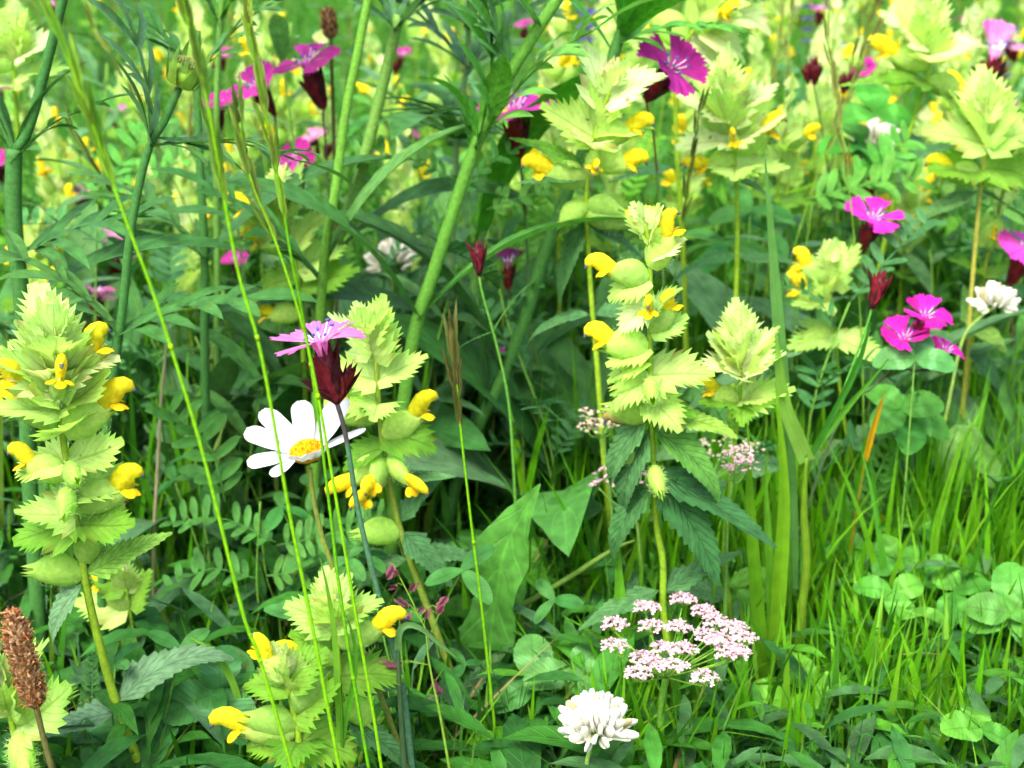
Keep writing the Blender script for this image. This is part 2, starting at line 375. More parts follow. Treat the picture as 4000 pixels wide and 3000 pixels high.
def rattle(label, pts, Y, nodes=(), cr=None, az=10, r=(.0010, .0019), hairy=True, group=None, stemc=(.19, .32, .04), pale=1., bs=1.):
    W, py = stem(pts, Y); base = W[-1].copy(); L = W - base
    root = thing('yellow_rattle', label, 'wildflower', base, group); mk_ = Make(root)
    n = len(W); sc = np.array([(.9 + .3 * R.random(),) * 3 for _ in range(n)])
    mb = tube(L, r, 7, cols=sc)
    if hairy: hairs(mb, L, r, 420)
    mk_.raw('stem', mb, [M_STEM, M_HAIR], stemc)
    it = []
    if cr: it += crown(at(py, cr[0]), at(py, cr[1]), cr[2], az, *(cr[3:]), pale=pale)
    for nd in nodes:
        y, k, a, el = nd[:4]; s = nd[4] if len(nd) > 4 else 1.; c = nd[5] if len(nd) > 5 else {'B': MID, 'U': PALE, 'L': LEAFG, 'F': (.46, .68, .18), 'C': (.40, .62, .15), 'W': (.36, .58, .13)}[k]
        it.append((at(py, y), k, a, el, s * (bs if k == 'B' else 1), jcol(c, .08)))
    rattle_items(mk_, L, it, hairy, 26.); return root
def hairs(mb, L, r, n, ln=(.0006, .0014)):
    r0, r1 = r[0], r[-1]
    v = []; f = []
    for q in range(n):
        t = R.random(); i = min(int(t * (len(L) - 1)), len(L) - 2); p = L[i] + (L[i + 1] - L[i]) * R.random()
        a = azv(R.uniform(0, 360)); rr = r0 + (r1 - r0) * t; d = unit(a + np.array((0, 0, R.uniform(-.5, .2)))) * R.uniform(*ln); sd_ = np.array((-a[1], a[0], .2)) * .00005
        k = len(v); v += [p + a * rr * .9 - sd_, p + a * rr * .9 + sd_, p + a * rr + d]; f.append((k, k + 1, k + 2))
    mb.add(v, f, m=1, col=(1.3, 1.25, 1.3))
def rattle_free(mk_, h, az, detail=True, pairs=4, crn=6, fl=2, fp=.35):
    """a plant grown from its base at the origin, for the middle and far meadow"""
    lean = azv(R.uniform(0, 360)) * R.uniform(.0, .16) * h; b2 = azv(R.uniform(0, 360)) * h * .05
    L = np.array([lean * t * t + b2 * math.sin(math.pi * t) + np.array((0, 0, h * t)) for t in np.linspace(1, 0, 30)])
    mk_.raw('stem', tube(L, (.0010, .0018), 5), [M_STEM], jcol((.22, .33, .05), .15))
    hd = R.uniform(.2, .36); it = crown(1, 30 * hd, crn, az, fl, .7, R.uniform(1.1, 1.4), fp=fp)
    k = crn
    for q in range(pairs):
        ix = 30 * (hd + .06 + (1 - hd) * .75 * q / pairs)
        for sgn in (0, 180):
            c = np.array(GRN) * (1 - min(1, q / 2)) + np.array(LEAFG) * min(1, q / 2)
            if q == 0: it.append((ix, 'B', az + 90 * k + sgn, R.uniform(0, 35), 1.2, jcol(tuple(c), .1)))
            else: it.append((ix, 'L', az + 90 * k + sgn + R.uniform(-15, 15), R.uniform(-15, 40), R.uniform(.7, 1.0), jcol(tuple(c), .15)))
        k += 1
    rattle_items(mk_, L, it, False)

# ------------------------------------------------------------------ ground
def ground():
    n = 60; xs = np.concatenate([-np.geomspace(200, 3, 10), np.linspace(-2.6, 2.6, n), np.geomspace(3, 200, 10)])
    X, Yv = np.meshgrid(xs, xs + 2); Z = np.zeros_like(X)
    near = (np.abs(X) < 4) & (np.abs(Yv - 2) < 4)
    Z[near] = -.006 - .01 * rng.random(near.sum()); Z[~near] = -.012
    k = len(xs); v = np.stack([X.ravel(), Yv.ravel(), Z.ravel()], 1)
    f = np.array([(i * k + j, i * k + j + 1, (i + 1) * k + j + 1, (i + 1) * k + j) for i in range(k - 1) for j in range(k - 1)], np.int32)
    m = bpy.data.materials.new('meadow_soil'); m.use_nodes = True; nn, l = m.node_tree.nodes, m.node_tree.links; bs = nn['Principled BSDF']
    no = nn.new('ShaderNodeTexNoise'); no.inputs['Scale'].default_value = 30; no.inputs['Detail'].default_value = 8
    cr = nn.new('ShaderNodeValToRGB'); cr.color_ramp.elements[0].color = (.03, .035, .015, 1); cr.color_ramp.elements[1].color = (.05, .11, .025, 1)
    cr.color_ramp.elements[0].position = .35; cr.color_ramp.elements[1].position = .65
    tc = nn.new('ShaderNodeTexCoord'); l.new(tc.outputs['Object'], no.inputs[0]); l.new(no.outputs[0], cr.inputs[0]); l.new(cr.outputs[0], bs.inputs['Base Color']); bs.inputs['Roughness'].default_value = .95
    bp = nn.new('ShaderNodeBump'); bp.inputs['Strength'].default_value = .8; bp.inputs['Distance'].default_value = .01; l.new(no.outputs[0], bp.inputs['Height']); l.new(bp.outputs[0], bs.inputs['Normal'])
    me = mesh_np('ground', v, f.ravel(), np.full(len(f), 4, np.int32), np.zeros((len(v), 2)), np.ones((len(v), 3)), [m])
    o = ob('ground', me); o['kind'] = 'structure'
ground()

# ------------------------------------------------------------------ parts of the other flowers
def petal_mb(L=.0125, W=.0145, teeth=9, claw=.12, cup=.1, bend=15, seed=1, tooth=.10):
    rs = random.Random(seed); n, m = 7, teeth * 2 - 1; v = []; uv = []; cc = []
    for i in range(n + 1):
        t = i / n
        for j in range(m):
            u = j / (m - 1) * 2 - 1; hw = W / 2 * (claw + (1 - claw) * t ** .85); y = t * L * (1 - .18 * u * u * t)
            if i == n: y += L * tooth * ((1 if j % 2 else -1) * .6 + rs.uniform(-.4, .4))
            a = rad(bend) * t; v.append((u * hw, y * math.cos(a * .5), -y * math.sin(a * .5) + cup * hw * u * u + .00035 * math.sin(u * 9) * t)); uv.append((.5 + u / 2, t))
            g = .55 * (1 - t) ** 2; cc.append((1 + g * .2, 1 + g * 2.2, 1 + g * .35))
    f = [(i * m + j, i * m + j + 1, (i + 1) * m + j + 1, (i + 1) * m + j) for i in range(n) for j in range(m - 1)]
    return MB().add(v, f, uv, np.array(cc))
for i in range(3): proto('pink_petal%d' % i, petal_mb(seed=i + 3, bend=[8, 25, -10][i]), [M_PET])
MAG, PINK, MAROON = (.50, .030, .30), (.74, .20, .54), (.065, .010, .014)
def pink_calyx_mb(seed, n=7, fat=1.):
    rs = random.Random(seed); mb = MB()
    tube([(0, 0, 0), (0, 0, .004), (0, 0, .010), (0, 0, .0145)], [.0012, .0024 * fat, .0028 * fat, .0022 * fat], 8, mb=mb)
    for k in range(n):                                  # overlapping scales, each ending in an awn
        a = 360 * k / n + rs.uniform(-18, 18); s = rs.uniform(.8, 1.1); c = rs.choice([(1, 1, 1), (1.5, 1.1, 1.0), (.7, .8, .8), (2.2, 1.2, 1.2)])
        q = leaf(.0165 * s, .0058, 8, lambda t: (min(t * 4, 1) ** .7) * (1 if t < .5 else max(.09, 1 - (t - .5) * 2.1)) if t < 1 else .0, fold=.6, bend=rs.uniform(-22, 12), nu=1, chev=0)
        mb.put(q, frame(azv(a) * .0014 * fat + np.array((0, 0, rs.uniform(-.001, .002))), azv(a), np.array((0, 0, 1.)), rs.uniform(66, 80)), c)
    for k in range(5):                                  # calyx teeth
        a = 72 * k; q = leaf(.006, .0022, 4, lambda t: 1 - t, fold=.4, bend=-10, nu=1, chev=0)
        mb.put(q, frame(azv(a) * .0022 * fat + np.array((0, 0, .0125)), azv(a), np.array((0, 0, 1.)), 84), (1.4, 1, 1))
    return mb
for i in range(3): proto('pink_calyx%d' % i, pink_calyx_mb(i, [9, 11, 7][i], [1, 1.25, .8][i]), [M_DARK])
proto('petal_tube', tube([(0, 0, .008), (0, 0, .015), (0, 0, .0195)], [.0014, .0017, .0030], 8), [M_PET])
def stamen_mb():
    mb = MB()
    for k in range(7):
        a = azv(k * 51 + R.uniform(-15, 15)); b = np.array((0, 0, .018)); e = b + a * R.uniform(.0015, .005) + np.array((0, 0, R.uniform(.003, .006)))
        tube([b, (b + e) / 2 + a * .0005, e], .00022, 4, col=(1, .85, 1), mb=mb); dd = unit(a + np.array((0, 0, R.uniform(-.3, 1))))
        tube([e - dd * .0008, e, e + dd * .0008], [.0003, .00055, .0003], 5, col=(.10, .13, .42), mb=mb)
    return mb
proto('stamens', stamen_mb(), [M_WHITE])
def pink_head(mk_, o, ax, s, col, open_=5, az=0, var=0, spread=8, tilt=0):
    """one pink: maroon scaled calyx, petal tube and petals"""
    ax = unit(ax); x = unit(np.cross((0, 1, 0), ax)); y = np.cross(ax, x)
    M = Matrix.Identity(4)
    for i in range(3): M[i][0], M[i][1], M[i][2], M[i][3] = x[i] * s, y[i] * s, ax[i] * s, o[i]
    q = mk_.add('calyx', 'pink_calyx%d' % var, M, jcol(MAROON, .2))
    if not open_: return q
    mk_.add('petal_tube', 'petal_tube', Matrix.Identity(4), tuple(min(1, c * 1.25 + .08) for c in col), q)
    mk_.add('stamens', 'stamens', Matrix.Identity(4), (1, 1, 1), q)
    for k in range(open_):
        mk_.add('petal', 'pink_petal%d' % R.randrange(3), frame(np.array((0, 0, .0190 + .0003 * (k % 2))) + azv(az + 72 * k) * .0018, azv(az + 72 * k + R.uniform(-8, 8)), np.array((0, 0, 1.)), spread + R.uniform(-10, 12), R.uniform(.92, 1.06), R.uniform(-14, 14)), jcol(col, .1), q)
    return q
proto('pink_leaf', leaf(.045, .0024, 8, lambda t: (1 - t) ** .6 if t < 1 else 0, fold=.5, bend=25, nu=1, chev=0), [M_GRASS])
def pink(label, pts, Y, heads, group=None, stemc=(.07, .15, .05), nodes=(), r=(.0007, .0011), topdark=.25, name='carthusian_pink'):
    """heads: (pixel x, pixel y of the calyx foot, scale, colour, open petals, azimuth, variant, spread, lean x, lean y)"""
    W, py = stem(pts, Y); base = W[-1].copy(); L = W - base; mk_ = Make(thing('wild_pink', label, 'flower', base, group))
    n = len(L); t = np.linspace(0, 1, n); cc = np.array([np.array((1, 1, 1)) if q > topdark else np.array((.9, .35, .6)) for q in t])
    mb = tube(L, r, 6, cols=cc)
    for i, hd in enumerate(heads):
        x, y, s, c, op, az, var, spd, lx, ly = (list(hd) + [8, 0, 0])[:10]
        o = P(x, y, Y) - base
        if np.linalg.norm(o - L[0]) > .002: tube(catmull([L[2], (L[0] + o) / 2 + np.array((0, 0, -.003)), o], 6), .0008, 5, mb=mb, col=(.9, .35, .6))
        pink_head(mk_, o, np.array((lx, ly, 1.)), s, c, op, az, var, spd)
    mk_.raw('stem', mb, [M_STEM], stemc)
    for y, a, el, s in nodes: mk_.add('leaf', 'pink_leaf', frame(L[at(py, y)], azv(a), -unit(np.gradient(L, axis=0)[at(py, y)]), el, s), jcol((.10, .24, .06), .15))
def pink_free(mk_, h, col, heads=1, op=5):
    lean = azv(R.uniform(0, 360)) * R.uniform(0, .18) * h
    L = np.array([lean * t * t + np.array((0, 0, h * t)) for t in np.linspace(1, 0, 14)])
    mk_.raw('stem', tube(L, (.0007, .0010), 5), [M_STEM], (.07, .14, .05))
    for k in range(heads):
        a = azv(R.uniform(0, 360)) * (.0 if k == 0 else .006)
        pink_head(mk_, L[0] + a - np.array((0, 0, .004 * (k > 0))), np.array((R.uniform(-.3, .3), R.uniform(-.4, .2), 1)), R.uniform(.85, 1.05), col, op if (k == 0 or R.random() < .5) else 0, R.uniform(0, 72), R.randrange(3), R.uniform(0, 30))
    for k in (5, 9):
        for s_ in (0, 180): mk_.add('leaf', 'pink_leaf', frame(L[k], azv(k * 40 + s_), np.array((0, 0, 1.)), R.uniform(40, 65), R.uniform(.6, 1)), jcol((.10, .24, .06), .15))

# scabious leaf: winged rib with narrow lobes either side and a long end lobe
def scab_leaf(L, lobes, lw, ll, end, seed, up=25):
    rs = random.Random(seed); mb = MB(); body = L * (1 - end)
    path = np.array([(0, body * t, .10 * L * math.sin(t * 2.2) * (up / 25)) for t in np.linspace(0, 1, 10)])
    mb.put(blade(path, [lw * .55, lw * .38, lw * .4, lw * .5], np.array((0, 0, 1.)), fold=.2))
    tip = leaf(L * end, lw * 1.35, 10, lambda t: (.35 + .65 * math.sin(math.pi * min(1, t * 1.5) / 2) if t < .5 else (1 - ((t - .5) / .5) ** 1.6)) if t < 1 else 0, fold=.22, bend=35, chev=.05)
    mb.put(tip, Matrix.Translation(path[-1]) @ Matrix.Rotation(rad(rs.uniform(-8, 8)), 4, 'Z'))
    for k in range(lobes):
        t = (k + .6) / lobes; p = path[min(int(t * 9), 9)]; q = .55 + .45 * math.sin(math.pi * (t * .8 + .15))
        for s_ in (-1, 1):
            lf = leaf(ll * q * rs.uniform(.75, 1.1), lw * rs.uniform(.6, .85), 7, lambda t: (.6 + .4 * math.sin(math.pi * t)) if t < .55 else max(0, (1 - ((t - .55) / .45) ** 1.7)), fold=.22, bend=rs.uniform(10, 60), chev=.04)
            mb.put(lf, Matrix.Translation(p + np.array((0, rs.uniform(-.003, .003), .0004))) @ Matrix.Rotation(rad(-s_ * rs.uniform(40, 62)), 4, 'Z') @ Matrix.Rotation(rad(rs.uniform(-5, 25)), 4, 'X'))
    return mb
for i in range(3): proto('scab_leaf%d' % i, scab_leaf([.11, .14, .09][i], [5, 6, 4][i], [.011, .013, .010][i], [.042, .055, .034][i], [.36, .42, .4][i], i), [M_HERB])
for i in range(2): proto('broad_leaf%d' % i, leaf(.15, .036, 18, lambda t: (.25 + .75 * t / .45 if t < .45 else (1 - ((t - .45) / .55) ** 2) ** .8) if t < 1 else 0, fold=.22, bend=[55, 85][i], chev=.03, jit=.06, twist=[15, -18][i], lift=8), [M_HERB])
proto('lance_leaf', leaf(.075, .016, 12, lambda t: math.sin(math.pi * min(1, t * .93 + .05)) ** .9, fold=.2, bend=40, chev=.03), [M_HERB])
proto('leaflet', leaf(.021, .0155, 16, lambda t: (math.sin(math.pi * t ** .8)) ** .55 if 0 < t < 1 else .05, teeth=True, amp=.03, fwd=.008, fold=.2, bend=30, chev=.10, wave=.05, cols=lambda t, au: (1.5, 1.35, 1.7) if .36 < t + .10 * au < .50 else (1, 1, 1)), [M_CLOV])
proto('narrow_leaflet', leaf(.019, .0085, 8, lambda t: (math.sin(math.pi * (t * .94 + .03))) ** .6, fold=.2, bend=22, chev=.06), [M_CLOV])
def vetch_mb(pairs, L, seed):
    rs = random.Random(seed); mb = MB(); path = catmull([(0, 0, 0), (.004, L * .5, .006), (-.004, L, -.004)], 12); tube(path, [.0007, .0003], 5, mb=mb)
    lf = leaf(.016, .0052, 7, lambda t: (math.sin(math.pi * (t * .9 + .05))) ** .55, fold=.2, bend=15, chev=.04)
    for k in range(pairs):
        p = path[int((.12 + .86 * k / (pairs - 1)) * 11)]; q = .65 + .35 * math.sin(math.pi * (k / pairs * .8 + .15))
        for s_ in (-1, 1): mb.put(lf, Matrix.Translation(p) @ Matrix.Rotation(rad(-s_ * rs.uniform(55, 78)), 4, 'Z') @ Matrix.Rotation(rad(rs.uniform(5, 40)), 4, 'X') @ Matrix.Scale(q, 4))
    return mb
for i in range(2): proto('vetch_leaf%d' % i, vetch_mb([9, 7][i], [.075, .055][i], i), [M_CLOV])
def yarrow_mb():
    mb = MB(); path = catmull([(0, 0, 0), (0, .05, .01), (0, .10, .004)], 24); tube(path, [.0011, .0004], 5, mb=mb)
    for k in range(1, 24):
        q = math.sin(math.pi * (k / 24 * .9 + .08)); p = path[k]
        for s_ in (-1, 1):
            for d in range(3):
                a = rad(s_ * (62 + d * 14 - 14)); ln = .014 * q * (1 - .2 * d); e = p + np.array((math.sin(a) * ln, math.cos(a) * ln, R.uniform(.0, .006)))
                blade([p, (p + e) / 2 + np.array((0, 0, .001)), e], [.0005, .0006, .0001], np.array((0, 0, 1.)), n=4, mb=mb)
                for h in (.45, .75):
                    b = p + (e - p) * h; blade([b, b + np.array((math.sin(a - s_ * .6), math.cos(a - s_ * .6), .25)) * .0035], [.0005, .0001], np.array((0, 0, 1.)), n=3, mb=mb)
    return mb
proto('feather_leaf', yarrow_mb(), [M_HERB])
def spikelet_mb(L=.02, W=.0028, n=6, awn=.006):
    mb = MB(); lf = leaf(L * .48, W * 1.15, 6, lambda t: math.sin(math.pi * min(1, .12 + t * .86)) ** .8, fold=.9, bend=-12, nu=1, chev=0)
    for k in range(n):
        y = L * .62 * k / n; M = Matrix.Translation((0, y, 0)) @ Matrix.Rotation(rad(k * 180 + 20), 4, 'Y') @ Matrix.Rotation(rad(4.5), 4, 'X')
        c = (1, 1, 1) if k % 2 else (.95, .82, .85); mb.put(lf, M, c)
        if awn:
            e = M @ Vector((0, L * .48, .0003)); d = (M.to_3x3() @ Vector((0, 1, .1))).normalized()
            tube([e, e + d * awn], [.00016, .00005], 3, mb=mb, col=(.9, .8, .7), cap=False)
    return mb
proto('brome_spikelet', spikelet_mb(.026, .0024, 6, .004), [M_GRASS]); proto('meadow_spikelet', spikelet_mb(.0085, .0026, 4, 0), [M_GRASS])

# ------------------------------------------------------------------ the yellow rattles one can tell apart
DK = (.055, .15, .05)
rattle('large yellow rattle with crowded lemon-green crown, beside the brown plantain seed head', [(205, 1340), (215, 1420), (245, 1700), (300, 2050), (350, 2350), (440, 2700), (550, 3000)], .60,
    [(1500, 'B', 15, 45, 1.4, PALE), (1520, 'B', 185, 35, 1.4, PALE), (1540, 'B', 262, 62, 1.4, PALE), (1450, 'B', 285, 70, 1.3, PALE), (1600, 'B', 10, 30, 1.35), (1600, 'B', 200, 10, 1.3), (1700, 'F', 15, 26, 1.45), (1660, 'F', 178, 22, 1.35), (1690, 'B', 300, 25, 1.3),
     (1800, 'B', 170, -4, 1.25), (1800, 'B', 5, 12, 1.3), (1860, 'F', 176, 8, 1.2), (1960, 'F', 5, 9, 1.5), (1930, 'B', 20, 20, 1.3), (1990, 'B', 200, 8, 1.2), (1930, 'C', 275, -8, 1.2), (1840, 'C', 300, 10, 1.1), (2040, 'B', 350, -4, 1.35, GRN), (2030, 'B', 190, -8, 1.35, GRN), (2010, 'C', 30, 35, 1.2),
     (2240, 'C', 182, 6, 1.45), (2230, 'L', 8, 24, .98, (.14, .30, .06)), (2260, 'L', 200, -38, 1.05, (.12, .24, .12)), (2210, 'C', 50, 60, 1.2), (2760, 'L', 12, 34, 1.4, (.12, .23, .12)), (2770, 'L', 190, 6, 1.05, (.13, .24, .13))],
    (1345, 1570, 9, 6, .9, 1.5), 35, (.0013, .0027), stemc=(.20, .30, .04), bs=.9)
rattle('tall yellow rattle with ripening inflated calyces, rising behind the pink umbel', [(2515, 870), (2538, 1000), (2540, 1500), (2560, 2000), (2590, 2200), (2592, 2400), (2640, 2700), (2700, 3000)], .66,
    [(960, 'B', 355, 62, 1.0, PALE), (1050, 'F', 5, 56, 1.15), (1030, 'B', 10, 30, 1.1, PALE), (1080, 'F', 180, 14, 1.2), (1090, 'B', 185, -12, 1.25), (1180, 'B', 200, -25, 1.1, PALE), (1200, 'F', 262, 2, 1.0), (1290, 'F', 2, 46, 1.0), (1270, 'B', 350, 62, 1.2), (1320, 'B', 10, 15, 1.1),
     (1330, 'F', 180, 4, 1.35), (1350, 'B', 188, -22, 1.25), (1390, 'B', 182, -10, 1.3, MID), (1480, 'C', 196, -20, 1.1), (1470, 'B', 352, 4, 1.7, MID), (1500, 'C', 268, 4, 1.2), (1620, 'W', 180, 12, 1.3), (1610, 'L', 356, -6, 1.0, (.20, .36, .07)), (1640, 'L', 186, -44, 1.2), (1660, 'L', 340, -30, 1.2, (.11, .26, .06)), (1700, 'L', 205, -52, 1.2), (1560, 'B', 300, -5, 1.3, MID), (1640, 'B', 340, 10, 1.2, GRN), (1480, 'B', 215, -15, 1.4, MID),
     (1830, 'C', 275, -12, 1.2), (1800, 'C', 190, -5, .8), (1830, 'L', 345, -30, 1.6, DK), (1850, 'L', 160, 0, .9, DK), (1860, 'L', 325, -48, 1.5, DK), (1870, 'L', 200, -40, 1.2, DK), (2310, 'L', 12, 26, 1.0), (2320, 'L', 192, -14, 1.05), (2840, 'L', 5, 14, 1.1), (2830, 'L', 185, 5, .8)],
    (900, 970, 3, 9, .5, .7), 20, (.0012, .0024), bs=.74)
rattle('yellow rattle with fan-shaped crown right behind the ox-eye daisy', [(1440, 1300), (1465, 1400), (1490, 1700), (1545, 2000), (1600, 2180), (1680, 2400), (1790, 2700), (1900, 3000)], .68,
    [(1330, 'B', 10, 52, 1.2), (1390, 'B', 180, 42, 1.4, PALE), (1480, 'B', 8, 24, 1.35), (1470, 'B', 186, 20, 1.35), (1560, 'B', 270, 10, 1.2), (1560, 'B', 182, 0, 1.3), (1600, 'F', 182, 8, 1.3), (1720, 'F', 10, 22, 1.35), (1720, 'B', 356, -2, 1.45, GRN), (1640, 'C', 195, 4, 1.2), (1730, 'B', 185, -8, 1.2, GRN),
     (1800, 'F', 200, -28, 1.2), (1810, 'F', 250, -30, 1.1), (1780, 'F', 320, -38, 1.1), (1850, 'F', 225, -35, 1.0), (1880, 'L', 2, -2, .75), (2060, 'C', 184, 10, 1.35), (2060, 'L', 330, -50, .9), (2040, 'L', 10, 45, .8), (2190, 'L', 5, 2, .9), (2190, 'L', 182, 0, 1.0), (2730, 'L', 12, 34, .9), (2730, 'L', 185, 6, 1.1)],
    (1305, 1460, 5, 5, .7, 1.15), 55, (.0012, .0026), stemc=(.20, .27, .05), bs=.85)
rattle('smaller yellow rattle with neat pale crown and dark-veined bracts, next to the broad grass stalk', [(2890, 1340), (2890, 1540), (2850, 1900), (2830, 2200), (2865, 2500), (2890, 3000)], .71,
    [(1430, 'B', 178, 48, 1.4, PALE), (1430, 'B', 2, 48, 1.4, PALE), (1450, 'B', 268, 64, 1.4, PALE), (1500, 'B', 215, 40, 1.5, PALE), (1500, 'B', 330, 38, 1.5, PALE), (1560, 'F', 190, 14, 1.0), (1570, 'B', 0, 12, 1.5), (1580, 'B', 200, 5, 1.2, GRN), (1580, 'B', 270, -5, 1.0, GRN), (1560, 'B', 330, 20, 1.3, MID), (1860, 'L', 10, 20, .9), (1880, 'L', 190, -15, .7), (2300, 'L', 8, 22, .75, (.12, .3, .05)), (2320, 'L', 182, 30, .85), (2780, 'L', 5, 20, .7), (2790, 'L', 200, 10, .8)],
    (1345, 1500, 5, 8, .9, 1.2), 15, (.0010, .0021), bs=.8)
rattle('yellow rattle with spreading pale bracts standing below the bright magenta pink', [(2390, 330), (2330, 500), (2300, 640), (2290, 800), (2305, 1100), (2330, 1400), (2360, 1800), (2390, 2200)], .80,
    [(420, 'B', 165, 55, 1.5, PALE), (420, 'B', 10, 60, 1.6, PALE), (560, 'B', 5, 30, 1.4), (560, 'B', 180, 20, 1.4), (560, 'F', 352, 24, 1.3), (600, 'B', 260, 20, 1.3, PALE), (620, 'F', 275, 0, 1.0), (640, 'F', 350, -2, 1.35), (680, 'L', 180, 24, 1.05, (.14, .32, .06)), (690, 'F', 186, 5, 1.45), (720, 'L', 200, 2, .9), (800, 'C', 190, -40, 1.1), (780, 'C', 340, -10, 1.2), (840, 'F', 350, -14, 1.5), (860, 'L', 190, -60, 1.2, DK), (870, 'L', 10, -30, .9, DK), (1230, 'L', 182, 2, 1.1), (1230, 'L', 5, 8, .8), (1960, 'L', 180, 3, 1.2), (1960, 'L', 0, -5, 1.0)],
    (340, 480, 3, 9, .8, 1.3), 30, (.0012, .0022))
rattle('yellow rattle with broad round crown and four small flowers, right of the bright magenta pink', [(2830, 300), (2850, 480), (2870, 640), (2880, 900), (2870, 1300), (2850, 1700)], .92,
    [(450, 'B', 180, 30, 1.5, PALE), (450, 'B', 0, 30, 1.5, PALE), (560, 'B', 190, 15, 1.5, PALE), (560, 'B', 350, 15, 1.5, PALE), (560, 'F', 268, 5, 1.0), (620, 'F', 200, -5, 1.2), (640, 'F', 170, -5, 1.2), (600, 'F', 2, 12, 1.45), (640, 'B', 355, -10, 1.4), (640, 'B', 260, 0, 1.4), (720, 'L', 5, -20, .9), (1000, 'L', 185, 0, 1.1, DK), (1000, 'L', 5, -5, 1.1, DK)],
    (310, 540, 5, 9, .9, 1.6), 70, (.0012, .0022), False)
rattle('tall yellow rattle with over-exposed whitish bracts at the top of the meadow', [(2850, -60), (2760, 60), (2660, 200), (2640, 400), (2650, 700), (2670, 1000), (2680, 1400)], 1.0,
    [(60, 'B', 0, 40, 2.0, PALE), (120, 'B', 10, 20, 2.0, PALE), (160, 'F', 176, 10, 1.8), (180, 'B', 350, 0, 2.0, PALE), (200, 'B', 190, 0, 1.7), (240, 'C', 350, -20, 1.4), (330, 'L', 10, -30, 1.0), (640, 'L', 180, 0, 1.1, DK), (640, 'L', 0, 0, 1.1, DK)],
    (-40, 120, 4, 2, 1.0, 1.7), 25, (.0014, .0022), False)
rattle('yellow rattle with glowing fringed crown and leaning yellow-green stem', [(3620, 60), (3630, 260), (3600, 380), (3540, 560), (3490, 800), (3400, 1200), (3340, 1600)], 1.05,
    [(170, 'B', 180, 45, 1.7, PALE), (200, 'B', 0, 15, 1.8, PALE), (240, 'B', 270, 10, 1.5, PALE), (240, 'F', 182, 14, 1.7), (330, 'L', 186, -8, 1.4, (.16, .34, .06)), (330, 'L', 350, -20, 1.2, (.2, .4, .07)), (300, 'F', 350, -10, 1.5), (300, 'B', 200, 0, 1.5, GRN), (600, 'L', 260, -30, .9, DK), (590, 'L', 60, 30, 1.2), (620, 'L', 0, 30, .9)],
    (60, 230, 5, 9, .9, 1.7), 60, (.0012, .0025), False)
rattle('yellow rattle with stacked plate-like bracts and a purplish stem', [(3850, 430), (3840, 640), (3815, 900), (3790, 1200), (3760, 1600), (3720, 2000), (3680, 2400)], .95,
    [(560, 'B', 180, 20, 1.7), (560, 'B', 0, 15, 1.7), (640, 'B', 190, 0, 1.6, GRN), (640, 'B', 350, 0, 1.6, GRN), (700, 'F', 10, 0, 1.2), (720, 'F', 176, 12, 1.5), (760, 'L', 180, -22, 1.2, (.1, .22, .07)), (760, 'L', 0, -30, 1.2, (.1, .22, .07)), (1380, 'L', 170, 40, 1.0), (1400, 'L', 352, -32, 1.1), (1400, 'L', 10, 20, .8)],
    (430, 560, 5, 9, .9, 1.6), 10, (.0011, .0024), False, stemc=(.26, .27, .06))
rattle('slim yellow rattle overlapped by two green brome spikes', [(1090, 720), (1110, 850), (1150, 1000), (1175, 1200), (1190, 1500)], .86,
    [(850, 'F', 182, 15, 1.3), (960, 'F', 182, 15, 1.2), (850, 'B', 5, 60, 1.5), (920, 'B', 180, 30, 1.3), (980, 'B', 5, 55, 1.4), (1060, 'B', 20, 20, 1.4), (1090, 'B', 185, 0, 1.3, GRN), (1130, 'B', 0, 15, 1.6, GRN), (1220, 'F', 180, -8, 1.2)],
    (730, 900, 4, 9, .8, 1.3), 75, (.0010, .002), False)
rattle('slim yellow rattle with two flowers on one side, by the magenta pink among clover leaves', [(3240, 1020), (3245, 1150), (3260, 1300), (3290, 1600), (3330, 1800), (3400, 2100)], .88,
    [(1090, 'F', 178, 28, 1.3), (1180, 'F', 180, 18, 1.4), (1180, 'B', 200, 0, 1.2), (1120, 'B', 0, 55, 1.3), (1300, 'B', 190, -5, 1.3), (1310, 'C', 185, 5, 1.3), (1330, 'B', 355, -35, 1.3), (1720, 'L', 180, -8, 1.1, (.14, .26, .10)), (1720, 'L', 0, 10, .9)],
    (1020, 1160, 4, 9, .8, 1.2), 40, (.0009, .0018), False)
rattle('stout yellow rattle with dark-veined bracts low at the foot of the daisy', [(1300, 2360), (1310, 2450), (1330, 2700), (1355, 2900), (1370, 3000)], .55,
    [(2440, 'B', 10, 40, 1.25), (2440, 'B', 182, 35, 1.25), (2450, 'B', 268, 40, 1.1), (2520, 'F', 5, 16, 1.25), (2560, 'B', 175, 25, 1.2, GRN), (2580, 'F', 190, 5, 1.2), (2620, 'C', 175, -10, 1.3), (2640, 'B', 2, 8, 1.5, GRN), (2620, 'B', 200, -10, 1.2, GRN), (2740, 'C', 10, -55, 1.1), (2800, 'L', 190, -25, .9), (2810, 'L', 0, -35, .9)],
    (2365, 2460, 4, 4, .7, 1.0), 25, (.0012, .0022), bs=.78)
rattle('yellow rattle spreading its dark-veined bracts wide, with one flower bud standing up', [(1110, 2600), (1130, 2700), (1160, 2850), (1180, 2990)], .53,
    [(2660, 'F', 190, 60, .95), (2680, 'B', 10, 45, 1.3, GRN), (2700, 'B', 180, 30, 1.2, GRN), (2780, 'C', 20, 40, 1.2), (2800, 'B', 0, 30, 1.5, GRN), (2850, 'F', 184, 8, 1.4), (2840, 'C', 190, 25, 1.3), (2900, 'B', 270, 25, 1.5, GRN), (2900, 'B', 180, 0, 1.3, GRN), (2900, 'B', 350, 0, 1.5, GRN)],
    (2600, 2700, 3, 9, .6, .8), 50, (.0011, .0019), pale=.75, bs=.72)
